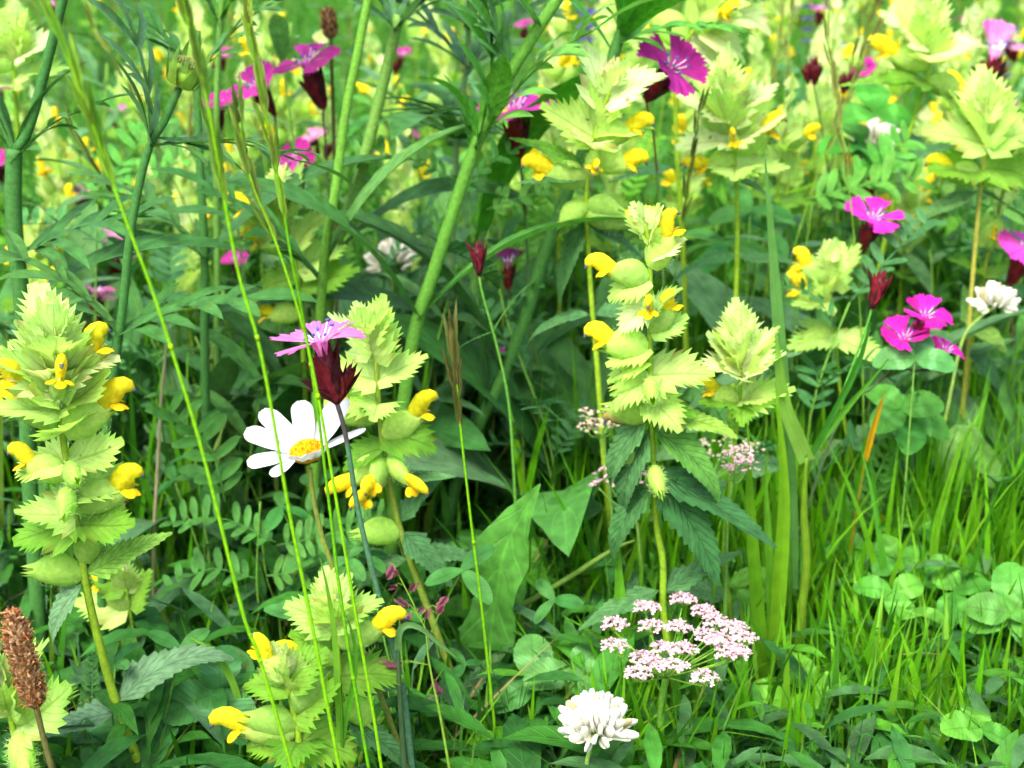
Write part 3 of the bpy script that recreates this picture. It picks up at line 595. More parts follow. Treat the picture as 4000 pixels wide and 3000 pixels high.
rattle('thin young yellow rattle with few bracts under the big toothed leaf', [(485, 2230), (505, 2380), (540, 2540), (590, 2700), (650, 2850), (700, 3000)], .70,
    [(2300, 'B', 172, 30, .9, GRN), (2380, 'B', 182, 15, 1.2, MID), (2380, 'F', 178, 45, 1.0), (2380, 'B', 20, 65, 1.0, GRN), (2560, 'W', 182, 20, 1.3), (2590, 'C', 200, -5, 1.3), (2560, 'B', 200, 30, .9, GRN), (2600, 'L', 30, 40, .6), (2740, 'C', 184, 20, 1.3), (2740, 'L', 5, 45, .8)],
    (2230, 2320, 2, 9, .6, .8), 15, (.0007, .0014), pale=.7)
rattle('yellow rattle half hidden behind the brown plantain seed head', [(-20, 2640), (40, 2800), (80, 3000)], .56,
    [(2760, 'B', 10, 50, 1.5), (2800, 'C', 20, 10, 1.6), (2850, 'B', 0, 30, 1.6, MID), (2900, 'C', 300, 0, 1.6)], (2640, 2800, 4, 9, .8, 1.3), 10, pale=.8)
rattle('yellow rattle with two bright flowers behind the thick scabious fork', [(60, 130), (55, 300), (70, 520), (80, 900)], .95,
    [(200, 'F', 200, 20, 1.5), (260, 'F', 190, 0, 1.4), (230, 'B', 10, 40, 1.4, PALE), (300, 'B', 0, 20, 1.5), (340, 'B', 180, 10, 1.4)], (130, 260, 4, 9, .9, 1.4), 40, (.001, .002), False)

# ------------------------------------------------------------------ pinks
pink('pale pink blossom on a maroon scaly calyx, leaning over the ox-eye daisy', [(1312, 1560), (1350, 1700), (1400, 2000), (1460, 2250), (1530, 2520), (1575, 2700), (1610, 3000)], .56,
     [(1312, 1560, 1.42, PINK, 5, 15, 1, 6, -.22, -.02), (1318, 1575, 1.0, PINK, 0, 0, 2, 0, -.75, -.2), (1318, 1575, 1.05, PINK, 0, 0, 2, 0, .35, .1)], stemc=(.06, .14, .08), r=(.0010, .0017), topdark=.12)
pink('bright magenta pink with broad petals facing the viewer behind the pale rattle bracts', [(2540, 440), (2560, 600), (2580, 900), (2600, 1300)], .88, [(2525, 390, 1.6, MAG, 5, 20, 1, 12, .6, -.75)], stemc=(.10, .2, .05))
pink('magenta pink on a near-black calyx, beside the scabious stem with fingered leaves', [(2030, 620), (2045, 760), (2060, 1000), (2070, 1400)], .9, [(2030, 610, 1.75, (.58, .05, .38), 5, 40, 1, 6, -.1, -.25)])
pink('magenta pink with dark calyx half covered by a grey-green leaf', [(1260, 440), (1275, 600), (1290, 900), (1300, 1300)], .98, [(1265, 425, 1.8, (.56, .05, .36), 5, 10, 1, 10, -.3, -.2)])
pink('small magenta pink on a thin dark stem between brome spikes', [(1075, 470), (1085, 650), (1095, 900), (1100, 1300)], .95, [(1075, 450, 1.3, (.50, .04, .34), 5, 30, 2, 20, -.5, -.4)])
pink('magenta pink with sideways petals just below the grass spikes', [(1185, 700), (1190, 850), (1195, 1100), (1200, 1400)], .96, [(1190, 690, 1.1, MAG, 5, 50, 2, 10, -.3, -.9)])
pink('magenta pink tilted to show two wide petals, by the yellow-green rattle stem', [(3370, 980), (3380, 1100), (3390, 1400), (3400, 1750)], .9, [(3365, 980, 1.35, (.58, .03, .37), 5, 0, 1, 24, .15, -.35)])
pink('cluster of hot pink blossoms with a three-part clover leaf in front', [(3520, 1420), (3490, 1440), (3400, 1520), (3330, 1560), (3250, 1700)], .80, [(3565, 1345, 1.1, (.58, .02, .34), 5, 0, 1, 18, .2, -.3), (3525, 1420, 1.1, (.58, .02, .34), 5, 25, 0, 22, -.15, -.45), (3630, 1440, .85, (.58, .02, .34), 4, 20, 2, 10, .5, -.4)], stemc=(.05, .09, .04))
pink('magenta pink with dark purple calyx close to the purplish rattle stem', [(3950, 1130), (3955, 1300), (3960, 1600), (3960, 1900)], .96, [(3945, 1110, 1.6, (.58, .06, .40), 5, 15, 1, 10, .2, -.3)])
pink('dark spiky pink head with one pale petal just opening, above the stacked rattle bracts', [(3850, 380), (3830, 500), (3815, 800), (3800, 1200)], 1.05, [(3850, 370, 1.7, PINK, 2, 80, 1, 60, .1, 0), (3845, 375, 1.5, PINK, 0, 0, 0, 0, .5, .1), (3848, 375, 1.4, PINK, 0, 0, 0, 0, -.35, .1)])
pink('crimson closed bud with spreading pointed bracts on a forked green stem', [(1872, 1075), (1885, 1150), (1930, 1310), (1975, 1500), (1995, 1650), (2010, 1900), (2030, 2300)], .75, [(1872, 1075, 1.1, PINK, 0, 0, 2, 0, -.05, 0)], stemc=(.10, .26, .05), nodes=[(1080, 200, 25, .42), (1080, 350, 20, .42), (1080, 20, 30, .35), (1310, 178, -5, .6), (1310, 15, 45, .9)], topdark=.02)
pink('closed dark red bud with needle tips on a smooth bending stem', [(3405, 1200), (3390, 1260), (3330, 1430), (3270, 1580), (3190, 1730), (3150, 1800), (3130, 2200), (3120, 2700)], .74, [(3405, 1205, 1.25, PINK, 0, 0, 2, 0, .22, 0)], stemc=(.09, .28, .05), topdark=.02, nodes=[(1260, 160, 30, .3)])
pink('withered dark pink head in the shade behind the crimson bud', [(1985, 1130), (1990, 1250), (2000, 1500)], .9, [(1985, 1130, 1.0, (.2, .03, .12), 3, 0, 1, 40, 0, 0)])

# ------------------------------------------------------------------ ox-eye daisy
def daisy_petal(L, W, seed, bend):
    rs = random.Random(seed)
    def pr(t): return (.42 + .58 * min(1, t * 2.2) ** .8) * (1 if t < .78 else math.sqrt(max(0, 1 - ((t - .78) / .225) ** 2)) * .85 + .15)
    mb = leaf(L, W, 14, pr, nu=4, fold=-.05, bend=bend, chev=0, twist=rs.uniform(-14, 14))
    v = mb.v[0]                                            # two shallow furrows and a notched end
    for i in range(15):
        for j in range(9): v[i * 9 + j][2] -= .00035 * math.cos((j - 4) / 4 * 2 * math.pi * 1.5) * min(1, i / 4); v[i * 9 + j][1] += (.0002 * math.cos((j - 4) / 4 * 2 * math.pi) if i == 14 else 0)
    return mb
for i in range(3): proto('ray_petal%d' % i, daisy_petal(.0190, [.0084, .0094, .0074][i], i, [8, 14, -10][i]), [M_WHITE])
proto('short_petal', daisy_petal(.0085, .0085, 9, -50), [M_WHITE])
def disc_mb():
    mb = MB(); n = 260
    tube([(0, 0, -.001), (0, 0, .0014), (0, 0, .0026), (0, 0, .0031)], [.0064, .0062, .0042, .0008], 16, mb=mb, col=(.9, .8, .5))
    for k in range(n):
        r = .0066 * math.sqrt((k + .5) / n); a = k * 2.39996; z = .0031 * (1 - (r / .0070) ** 2) + .0002; d = unit((r * math.cos(a) * .6, r * math.sin(a) * .6, .006)); p = np.array((r * math.cos(a), r * math.sin(a), z))
        tube([p - d * .0006, p + d * .0005, p + d * .0010], [.00030, .00040, .00012], 5, mb=mb, col=R.choice([(1, 1, 1), (.85, .62, .5), (1.1, 1.25, 1)]))
    return mb
proto('disc', disc_mb(), [M_DISC])
def invol_mb():
    mb = MB(); tube([(0, 0, -.0048), (0, 0, -.0042), (0, 0, -.0022), (0, 0, -.0004)], [.0014, .0036, .0062, .0066], 14, mb=mb, col=(1, 1, 1))
    for k in range(42):
        a = azv(k * 137.5); t = (k % 3) / 3; q = leaf(.0044, .0024, 4, lambda t: .9 * (1 - t) ** .5 if t < 1 else 0, fold=.2, bend=-25, nu=1, chev=0, cols=lambda t, au: (1, 1, 1) if au < .5 and t < .7 else (.12, .10, .10))
        mb.put(q, frame(a * (.0034 + .0026 * t) + np.array((0, 0, -.0045 + .0026 * t)), a, np.array((0, 0, 1.)), 22 + 40 * t))
    return mb
proto('involucre', invol_mb(), [M_HERB])
def daisy():
    Y = .57; pts = [(1212, 1830), (1225, 1950), (1260, 2100), (1300, 2220), (1370, 2450), (1480, 2700), (1590, 3000)]
    W, py = stem(pts, Y); base = W[-1].copy(); L = W - base
    root = thing('ox_eye_daisy', 'white ox-eye daisy with yellow disc and some petals missing', 'daisy', base); mk_ = Make(root)
    mb = tube(L, (.0011, .0015), 8, cols=np.array([(1, 1, 1) if q % 2 else (1.25, .95, 1) for q in range(len(L))])); hairs(mb, L, (.0012, .0017), 150)
    mk_.raw('stem', mb, [M_STEM, M_HAIR], (.16, .22, .05))
    H = Matrix.Translation(P(1200, 1765, Y) - base) @ Matrix.Rotation(rad(13), 4, 'X') @ Matrix.Rotation(rad(-7), 4, 'Y')
    mk_.add('disc', 'disc', H @ Matrix.Scale(1.12, 4), (.66, .36, .004)); mk_.add('involucre', 'involucre', H, (.10, .20, .05))
    z = np.array((0, 0, 1.))
    for a, el, s, k in [(96, 62, 1.05, 1), (143, 44, 1.26, 1), (164, 25, 1.3, 0), (190, 4, 1.12, 0), (216, -16, .74, 2), (50, 44, 1.12, 1), (31, 38, 1.32, 2), (10, 18, 1.18, 0)]:
        mk_.add('petal', 'ray_petal%d' % k, H @ frame(azv(a) * .0052 + z * .0002 * (k - 1), azv(a), z, el, s, R.uniform(-10, 10)), (.70, .71, .72))
    for a, s in ((252, .95), (290, 1.15), (313, 1.0)): mk_.add('petal', 'short_petal', H @ frame(azv(a) * .0058, azv(a), z, 28, s), (.70, .71, .70))
daisy()

# ------------------------------------------------------------------ pink umbel
def floret5(seed, s=1.):
    rs = random.Random(seed); mb = MB(); tube([(0, 0, -.0010), (0, 0, 0)], [.0002, .0005], 5, mb=mb, col=(.8, .9, .6))
    for k in range(5):
        q = leaf(.00155 * rs.uniform(.85, 1.1), .00145, 4, lambda t: (.4 + .7 * t) * (1 if t < .75 else .75), nu=1, fold=.35, bend=rs.uniform(-60, 40), chev=0)
        mb.put(q, frame(azv(72 * k) * .0003, azv(72 * k + rs.uniform(-9, 9)), np.array((0, 0, 1.)), rs.uniform(5, 55)), R.choice([(1, 1, 1), (1, .9, .94), (1, 1, 1)]))
    tube([(0, 0, -.0002), (0, 0, .0004), (0, 0, .0006)], [.0004, .0004, .0001], 5, mb=mb, col=(.9, .75, .6)); return mb
for i in range(3): proto('tiny_flower%d' % i, floret5(i), [M_WHITE])
def umbel():
    Y = .60; hub = P(2600, 2645, Y); pts = [(2600, 2645), (2585, 2750), (2580, 2850), (2575, 3000)]
    W, py = stem(pts, Y); base = W[-1].copy(); L = W - base
    root = thing('pink_umbel', 'flat pale pink umbel of tiny flowers on a grooved green stalk', 'wildflower', base); mk_ = Make(root)
    mk_.raw('stem', tube(L, (.0017, .0022), 9), [M_STEM], (.14, .30, .05))
    z0 = PZ(2640, 2500, 0) ; top = hub[2] + .022
    cs = [(665, 720), (665, 860), (870, 610), (900, 735), (1105, 560), (1080, 745), (1240, 640), (1320, 705), (1270, 800), (1440, 745), (1500, 810), (1400, 905), (1340, 830), (850, 945), (815, 1045), (980, 880), (1050, 990), (1110, 885), (1250, 1070), (925, 985), (1465, 900)]
    for n_, (cx, cy) in enumerate(cs):
        c = PZ(2000 + .603 * cx, 2000 + .603 * (cy + 8), top + R.uniform(-.0015, .0015)) - base
        h = hub - base; mid = (h + c) / 2 + np.array((0, 0, -.003)) + (c - h) * .1
        mb = tube(catmull([h, mid, c - np.array((0, 0, .004))], 8), (.0005, .0004), 5)
        for k in range(9):
            q = c + azv(k * 40) * .005 * R.uniform(.3, 1) - np.array((0, 0, .0012)); tube([c - np.array((0, 0, .004)), q], .0002, 4, mb=mb, cap=False)
        ray_ = mk_.raw('umbellet', mb, [M_STEM], (.16, .32, .06))
        for k in range(15):
            r = .0064 * math.sqrt((k + .4) / 15); a = math.degrees(k * 2.39996); p = c + azv(a) * r + np.array((0, 0, .0016 - r * r * 40 + R.uniform(-.0006, .0006)))
            ax = unit(azv(a) * r * 70 + np.array((0, 0, 1)))
            M = frame(p, azv(R.uniform(0, 360)), ax, 0, R.uniform(.95, 1.3))
            ob('tiny_flower', PROTO['tiny_flower%d' % (k % 3)][1], ray_, M, jcol((.62, .43, .49), .09))
umbel()
def spent_umbel(label, px, py_, Y, r, seed, col, pts):
    W, py = stem(pts, Y); base = W[-1].copy(); mk_ = Make(thing('fading_umbel', label, 'wildflower', base)); mk_.raw('stem', tube(W - base, (.0010, .0015), 6), [M_STEM], (.14, .28, .06)); h = W[0] - base
    for k in range(9):
        a = azv(k * 40 + seed); c = P(px, py_, Y) - base + a * r * R.uniform(.3, 1) * np.array((1, .8, 1)) + np.array((0, 0, R.uniform(-.006, .006)))
        mb = tube(catmull([h, (h + c) / 2 - np.array((0, 0, .004)), c], 6), .00045, 4)
        ry = mk_.raw('umbellet', mb, [M_STEM], (.15, .32, .07))
        for q in range(10): ob('tiny_flower', PROTO['tiny_flower%d' % (q % 3)][1], ry, frame(c + np.array((R.gauss(0, .0028), R.gauss(0, .0028), R.gauss(.001, .0015))), azv(q * 60), np.array((0, 0, 1.)), 0, R.uniform(.5, .9)), jcol(col, .2))
spent_umbel('fading pinkish umbel with loose rays behind the tall ripening rattle', 2440, 1860, .74, .020, 5, (.62, .42, .50), [(2480, 1990), (2500, 2150), (2520, 2500)])
spent_umbel('greenish opening umbel crossing behind the small neat rattle', 2810, 1740, .78, .026, 30, (.66, .58, .46), [(2760, 1880), (2740, 2100), (2720, 2500)])
spent_umbel('small pinkish umbel beside the neat rattle stem', 2890, 1810, .68, .010, 12, (.66, .45, .52), [(2860, 1880), (2840, 2050), (2830, 2500)])
spent_umbel('young umbel with tight pinkish buds left of the tall ripening rattle', 2340, 1640, .76, .012, 50, (.62, .50, .40), [(2350, 1700), (2380, 1900), (2420, 2400)])

# ------------------------------------------------------------------ white clover heads
def clov_mb(k):
    mb = MB(); L = .0108; c = [.0022, .0008, .0034][k]
    path = catmull([(0, -.001, 0), (0, L * .35, c * .2), (0, L * .7, c * .55), (0, L, c)], 9)
    tube(path, [.0006, .0010, .0016, .0021, .0023, .0020, .0009], 8, flat=.42, mb=mb, cols=[(.45, .70, .25)] * 2 + [(.85, .92, .62)] + [(.96, .98, .86)] * 2 + [(1, 1, 1)] * 4)
    for s_ in (-1, 1): mb.put(leaf(L * .66, .0024, 5, lambda t: math.sin(math.pi * min(1, .2 + t * .75)), fold=.3, bend=-14, nu=1, chev=0), Matrix.Translation((s_ * .0009, .001, -.0006)) @ Matrix.Rotation(rad(s_ * 65), 4, 'Y') @ Matrix.Rotation(rad(-8), 4, 'X'))
    return mb
for i in range(3): proto('clover_floret%d' % i, clov_mb(i), [M_WHITE])
def clover_head(label, px, py_, Y, s, pts, group=None, hero=False):
    W, py = stem(pts, Y); base = W[-1].copy(); mk_ = Make(thing('white_clover', label, 'flower', base, group))
    mk_.raw('stem', tube(W - base, (.0011, .0011), 7), [M_STEM], (.22, .34, .09)); c = W[0] - base
    mk_.raw('receptacle', tube([c - np.array((0, 0, .0005)), c + np.array((0, 0, .002)) * s, c + np.array((0, 0, .005)) * s], [.001 * s, .0035 * s, .001 * s], 8), [M_STEM], (.30, .38, .12))
    n = 84 if hero else 34
    for k in range(n):
        t = (k + .5) / n; el = 88 - 96 * t ** 1.8; a = k * 137.5
        mk_.add('floret', 'clover_floret%d' % (k % 3), frame(c + np.array((0, 0, .0045 - .004 * t)) * s + azv(a) * .0066 * s * math.sqrt(t), azv(a), np.array((0, 0, 1.)), el + R.uniform(-9, 9), s * R.uniform(.88, 1.1), R.uniform(-25, 25)), jcol((.72, .72, .62), .07) if k % 17 else (.44, .40, .22))
clover_head('round white clover blossom on a green stalk in front of the pink umbel', 2340, 2850, .56, 1.15, [(2325, 2850), (2305, 2920), (2288, 3000)], hero=True)
clover_head('small white clover blossom near the clustered hot pink blossoms', 3890, 1200, .9, 1.1, [(3885, 1200), (3830, 1240), (3760, 1330), (3700, 1600)])
clover_head('white clover blossom in shade behind the scabious stems', 1530, 1030, 1.0, 1.3, [(1530, 1040), (1535, 1200), (1540, 1500)])
clover_head('white clover blossom lit up behind the leaning rattle stem', 3420, 540, 1.25, 1.4, [(3420, 560), (3425, 800), (3430, 1200)])

# ------------------------------------------------------------------ plantain seed heads
def plantain(label, top, bot, Y, r, pts, n, group=None):
    W, py = stem(pts, Y); base = W[-1].copy(); mk_ = Make(thing('plantain', label, 'seed head', base, group))
    mb = tube(W - base, (.0013, .0015), 7); hairs(mb, W - base, (.0013, .0015), 200); mk_.raw('stem', mb, [M_STEM, M_HAIR], (.10, .10, .035))
    a, b = P(*top, Y) - base, P(*bot, Y) - base; ax = a - b; mb = MB()
    tube([b + ax * t for t in np.linspace(0, 1, 9)], [r * .35, r * .72, r * .8, r * .8, r * .8, r * .78, r * .72, r * .55, r * .15], 10, mb=mb, col=(.45, .4, .3))
    u = unit(ax); x = unit(np.cross(u, (0, 1, 0))); y = np.cross(u, x)
    bit = leaf(.0036, .0022, 4, lambda t: math.sin(math.pi * min(1, .25 + t * .7)), fold=.7, bend=-30, nu=1, chev=0)
    for k in range(n):
        t = (k + .5) / n; an = k * 2.39996; o = x * math.cos(an) + y * math.sin(an); pr = np.interp(t, [0, .1, .8, 1], [.45, .95, .92, .3])
        c = R.choice([(1, 1, 1), (1.6, 1.5, 1.4), (.6, .5, .45), (2.2, 2.3, 2.4), (1.2, .8, .6)])
        mb.put(bit, frame(b + ax * t + o * r * .72 * pr, o, u, R.uniform(20, 75), R.uniform(.8, 1.25), R.uniform(-40, 40)), c)
        if k % 2 == 0:
            p = b + ax * t + o * r * .8 * pr; e = p + o * R.uniform(.001, .0042) + u * R.uniform(-.003, .003); tube([p, (p + e) / 2 + u * .0006, e], .00010, 3, mb=mb, col=R.choice([(1.5, 1.1, .6), (1.2, .8, .4)]), cap=False)
    mk_.raw('seed_head', mb, [M_BROWN], (.30, .185, .095))
plantain('dry brown plantain seed head with fuzzy scales on a thin stalk', (45, 2400), (142, 2760), .53, .0060, [(142, 2760), (165, 2860), (200, 2990)], 760)
plantain('small faded plantain head standing above the half covered pink', (1280, 40), (1292, 150), 1.0, .006, [(1292, 150), (1300, 400), (1310, 800), (1315, 1200)], 200)

# ------------------------------------------------------------------ field scabious
SG, SGL = (.060, .165, .045), (.095, .205, .090)
def bud_mb(seed, r=.0078):
    mb = MB(); tube([(0, 0, 0), (0, 0, .002), (0, 0, .006), (0, 0, .011), (0, 0, .0125)], [.002, r * .8, r, r * .75, r * .2], 14, mb=mb, col=(1, 1, 1))
    for k in range(12):
        a = azv(30 * k); q = leaf(.020 if k % 2 else .015, .0062, 7, lambda t: max(0, (1 - t) ** .8), fold=.25, bend=-28, nu=1, chev=0, cols=lambda t, au: (1 - .5 * t, 1 - .35 * t, 1)); mb.put(q, frame(a * (.0058 + .0012 * (k % 2)) + np.array((0, 0, .0005)), a, np.array((0, 0, 1.)), 66 if k % 2 else 74))
    for k in range(110):
        q = .0068 * math.sqrt((k + .5) / 110); a = azv(k * 137.5); p = a * q + np.array((0, 0, .0125 - q * q * 45)); tube([p, p + np.array((0, 0, .0013)) + a * .0004], [.0005, .0003], 4, mb=mb, col=(1.6, 1.1, 2.2))
    return mb
proto('scabious_bud', bud_mb(1), [M_HERB])
def scabious(label, pts, Y, leaves=(), r=(.0025, .0034), bud=None, col=SG, branches=()):
    W, py = stem(pts, Y); base = W[-1].copy(); L = W - base; T = np.gradient(L, axis=0); mk_ = Make(thing('field_scabious', label, 'plant', base))
    mb = tube(L, r, 10)
    hairs(mb, L, r, 500, (.0007, .0018)); mk_.raw('stem', mb, [M_STEM, M_HAIR], col)
    for b, rr in branches:
        bl = np.array([P(x, y, Y) - base for x, y in b]); mk_.raw('branch', tube(catmull(bl, 16), rr, 8), [M_STEM], col)
    for y, key, a, el, s, c in leaves:
        i = at(py, y); mk_.add('leaf', key, frame(L[i], azv(a), -unit(T[i]), el, s, R.uniform(-14, 14)), jcol(c, .1))
    if bud: mk_.add('bud', 'scabious_bud', frame(P(bud[0], bud[1], Y) - base, azv(0), -unit(T[0]), 0, bud[2]), (.17, .30, .05))
scabious('field scabious with closed green bud and divided grey-green leaves', [(700, 345), (640, 480), (590, 560), (545, 720), (505, 950), (480, 1200), (430, 1560), (400, 1900)], .70,
    [(560, 'scab_leaf1', 172, 44, .98, SGL), (565, 'scab_leaf0', 10, 10, 1.0, SG), (550, 'lance_leaf', 20, 20, .7, SG), (560, 'lance_leaf', 190, 62, .7, SG), (1300, 'scab_leaf2', 185, 20, 1.2, SG), (1310, 'scab_leaf2', 5, 20, 1.2, SG)], (.0019, .0027), (703, 335, 1.08))
scabious('thick scabious stem forking under two hooked dark leaves', [(55, 580), (52, 800), (65, 1000), (85, 1160), (100, 1400), (110, 1800)], .74,
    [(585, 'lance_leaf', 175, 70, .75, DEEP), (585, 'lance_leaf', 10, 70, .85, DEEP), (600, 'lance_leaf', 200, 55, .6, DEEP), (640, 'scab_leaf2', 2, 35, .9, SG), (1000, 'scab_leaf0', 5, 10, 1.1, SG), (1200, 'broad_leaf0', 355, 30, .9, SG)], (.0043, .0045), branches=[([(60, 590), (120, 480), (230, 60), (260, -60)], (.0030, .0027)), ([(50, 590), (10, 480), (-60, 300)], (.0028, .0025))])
scabious('scabious stem carrying a fan of finger-lobed bright green leaves', [(2230, -80), (2080, 150), (1960, 350), (1860, 570), (1770, 830), (1690, 1080), (1620, 1300), (1560, 1700)], .80,
    [(590, 'scab_leaf1', 168, 62, 1.05, (.09, .26, .06)), (590, 'scab_leaf0', 8, 58, 1.3, (.10, .26, .06)), (600, 'lance_leaf', 150, 62, .7, (.09, .26, .06)), (560, 'broad_leaf0', 260, 78, .45, (.08, .25, .04)), (580, 'broad_leaf1', 190, 55, .4, (.08, .25, .04)), (1250, 'broad_leaf0', 200, 40, 1.0, SG), (1260, 'broad_leaf0', 355, 55, 1.0, (.08, .22, .05)), (300, 'scab_leaf1', 172, 20, .9, (.09, .24, .07)), (100, 'scab_leaf1', 176, 0, .9, (.09, .24, .07))], (.0032, .0043), col=(.085, .22, .04))
scabious('smooth upright scabious stem, the greener of two close together', [(1450, -60), (1400, 200), (1350, 450), (1310, 750), (1270, 1000), (1240, 1400)], .80, [(1050, 'broad_leaf0', 5, 62, .9, (.10, .22, .06)), (1100, 'scab_leaf0', 182, 30, 1.1, SG)], (.0024, .0030), col=(.12, .28, .05))
scabious('stout pale scabious stem cut through by blurred grey leaves', [(1560, 60), (1500, 320), (1430, 600), (1360, 850), (1300, 1000), (1260, 1400)], .88, [(120, 'scab_leaf1', 6, 40, 1.1, SGL), (120, 'scab_leaf1', 178, 30, 1.0, SGL), (60, 'scab_leaf0', 20, 50, 1.2, SGL), (1000, 'broad_leaf1', 10, 50, 1.0, SG)], (.0034, .0040), col=(.12, .25, .06))
scabious('dark scabious stem with jagged clasping leaf, slanting behind the spreading rattle bracts', [(2560, -160), (2440, 100), (2370, 300), (2290, 560), (2200, 800), (2120, 1020), (2050, 1250), (1960, 1480), (1860, 1680), (1780, 1900)], .86,
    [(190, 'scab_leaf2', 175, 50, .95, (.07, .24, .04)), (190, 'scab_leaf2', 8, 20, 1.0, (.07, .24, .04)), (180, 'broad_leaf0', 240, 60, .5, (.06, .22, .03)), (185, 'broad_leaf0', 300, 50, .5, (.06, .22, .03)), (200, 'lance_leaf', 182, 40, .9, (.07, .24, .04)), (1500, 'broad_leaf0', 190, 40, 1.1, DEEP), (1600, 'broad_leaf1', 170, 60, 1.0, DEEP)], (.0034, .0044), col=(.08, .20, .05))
scabious('slender dark scabious stem behind the bud with divided leaves', [(770, 120), (775, 500), (790, 800), (800, 1000), (800, 1400)], .84, [(300, 'scab_leaf0', 20, 35, 1.0, SG), (310, 'scab_leaf0', 170, 30, 1.0, SG), (1000, 'scab_leaf1', 160, 20, 1.0, SG), (1010, 'broad_leaf0', 10, 40, 1.0, DEEP)], (.0022, .0028))
scabious('second slender scabious stem with feathery bright leaves close behind the first', [(870, -60), (850, 300), (845, 700), (850, 1000), (850, 1400)], .92, [(60, 'scab_leaf0', 60, 50, 1.0, (.10, .28, .05)), (90, 'scab_leaf1', 20, 45, 1.0, (.10, .28, .05)), (120, 'scab_leaf0', 170, 40, 1.0, SG)], (.0018, .0024), col=(.12, .26, .06))
scabious('very thick low scabious stem hidden in the middle of the thicket', [(1880, 900), (1850, 1150), (1780, 1400), (1700, 1700)], .92, [(950, 'broad_leaf0', 330, 70, 1.1, (.07, .24, .03)), (1200, 'broad_leaf1', 180, 30, 1.2, DEEP), (1300, 'broad_leaf0', 200, 10, 1.2, DEEP)], (.0034, .0040), col=(.12, .27, .07))
scabious('scabious with leafy grey top reaching the upper edge of the thicket', [(1820, -40), (1830, 200), (1790, 500), (1770, 900), (1750, 1300)], .98, [(120, 'scab_leaf1', 190, 30, 1.2, SGL), (100, 'scab_leaf1', 350, 40, 1.0, SGL), (260, 'scab_leaf1', 170, 20, 1.2, SGL), (300, 'scab_leaf0', 20, 40, 1.2, SGL), (560, 'scab_leaf1', 260, 10, 1.2, SG), (580, 'scab_leaf0', 100, 10, 1.2, SG)], (.0018, .0026), col=(.14, .26, .10))

# ------------------------------------------------------------------ grass stalks and blades in the foreground
def brome(label, pts, Y, y0, y1, n, s=1., col=(.14, .35, .03), tip=(.20, .28, .06), r=(.00045, .0008), cat='grass', nodes=(), name='brome_grass', lean=8):
    W, py = stem(pts, Y, 70); base = W[-1].copy(); L = W - base; T = np.gradient(L, axis=0); mk_ = Make(thing(name, label, cat, base))
    mb = tube(L, r, 6)
    for y in nodes: i = at(py, y); d = unit(T[i]) * .0012; tube([L[i] - d, L[i], L[i] + d], [r[1] * .85, r[1] * 1.12, r[1] * .85], 7, mb=mb, col=(1.3, 1.05, .7))
    mk_.raw('stem', mb, [M_STEM], col)
    for k in range(n):
        y = y0 + (y1 - y0) * (k + R.uniform(0, .6)) / n; i = at(py, y)
        mk_.add('spikelet', 'brome_spikelet', frame(L[i], azv(k * 137.5), -unit(T[i]), 90 - R.uniform(2, lean * 1.3), s * R.uniform(.85, 1.15)), jcol(tip, .2))
brome('long nodding brome spike leaning in from the corner, its stalk passing the daisy petals', [(130, -120), (190, 20), (330, 400), (470, 800), (600, 1150), (700, 1460), (800, 1800), (950, 2400), (1010, 2560), (1140, 3000)], .46, 0, 800, 7, .82, nodes=(1340, 2560), lean=6, tip=(.20, .38, .06), r=(.0005, .0008))
brome('brome stalk with narrow brownish-green spike, straight through the daisy', [(680, -120), (720, 20), (800, 350), (880, 800), (935, 1080), (1010, 1340), (1070, 1650), (1130, 2000), (1230, 2500), (1325, 3000)], .47, 0, 900, 7, .82, nodes=(1340,), lean=5, tip=(.18, .31, .06), r=(.0005, .0008))
brome('bundled brome spike crossing in front of the pale pink blossom', [(970, 90), (1020, 350), (1090, 720), (1140, 1020), (1180, 1220), (1240, 1600), (1290, 2000), (1340, 2400), (1440, 3000)], .52, 120, 900, 7, .8, nodes=(1430, 2660), lean=6, tip=(.24, .36, .07))
brome('second spike of the brome bundle, its thin stalk just left of the maroon calyx', [(935, 480), (980, 700), (1060, 900), (1130, 1100), (1190, 1300), (1225, 1460), (1270, 1700), (1330, 2050), (1390, 2400), (1460, 2800), (1490, 3000)], .515, 480, 1000, 5, .8, nodes=(1560,), lean=6, tip=(.21, .30, .07))
brome('single brown-tipped brome spike standing alone in the dark middle', [(1770, 1310), (1785, 1500), (1800, 1680), (1830, 1950), (1850, 2120), (1890, 2450), (1950, 3000)], .62, 1370, 1700, 8, .95, tip=(.14, .15, .05), nodes=(2120,), lean=7, r=(.0005, .0009))
def stalk(label, pts, Y, r, col, leaves=(), cat='grass', name='grass_stalk', nodes=()):
    W, py = stem(pts, Y); base = W[-1].copy(); L = W - base; mk_ = Make(thing(name, label, cat, base)); mb = tube(L, (r[0] * .35, r[0], r[0], (r[0] + r[1]) / 2, r[1]), 8)
    mk_.raw('stem', mb, [M_GRASS], col)
    for lp, wd, c in leaves: mk_.raw('leaf', blade([P(x, y, Y + (d[0] if d else 0)) - base for x, y, *d in lp], wd, np.array((R.uniform(-.4, .4), -1, .35)), 16), [M_GRASS], c)
    return mk_
GB, GY, GD = (.085, .24, .03), (.125, .29, .03), (.05, .17, .025)
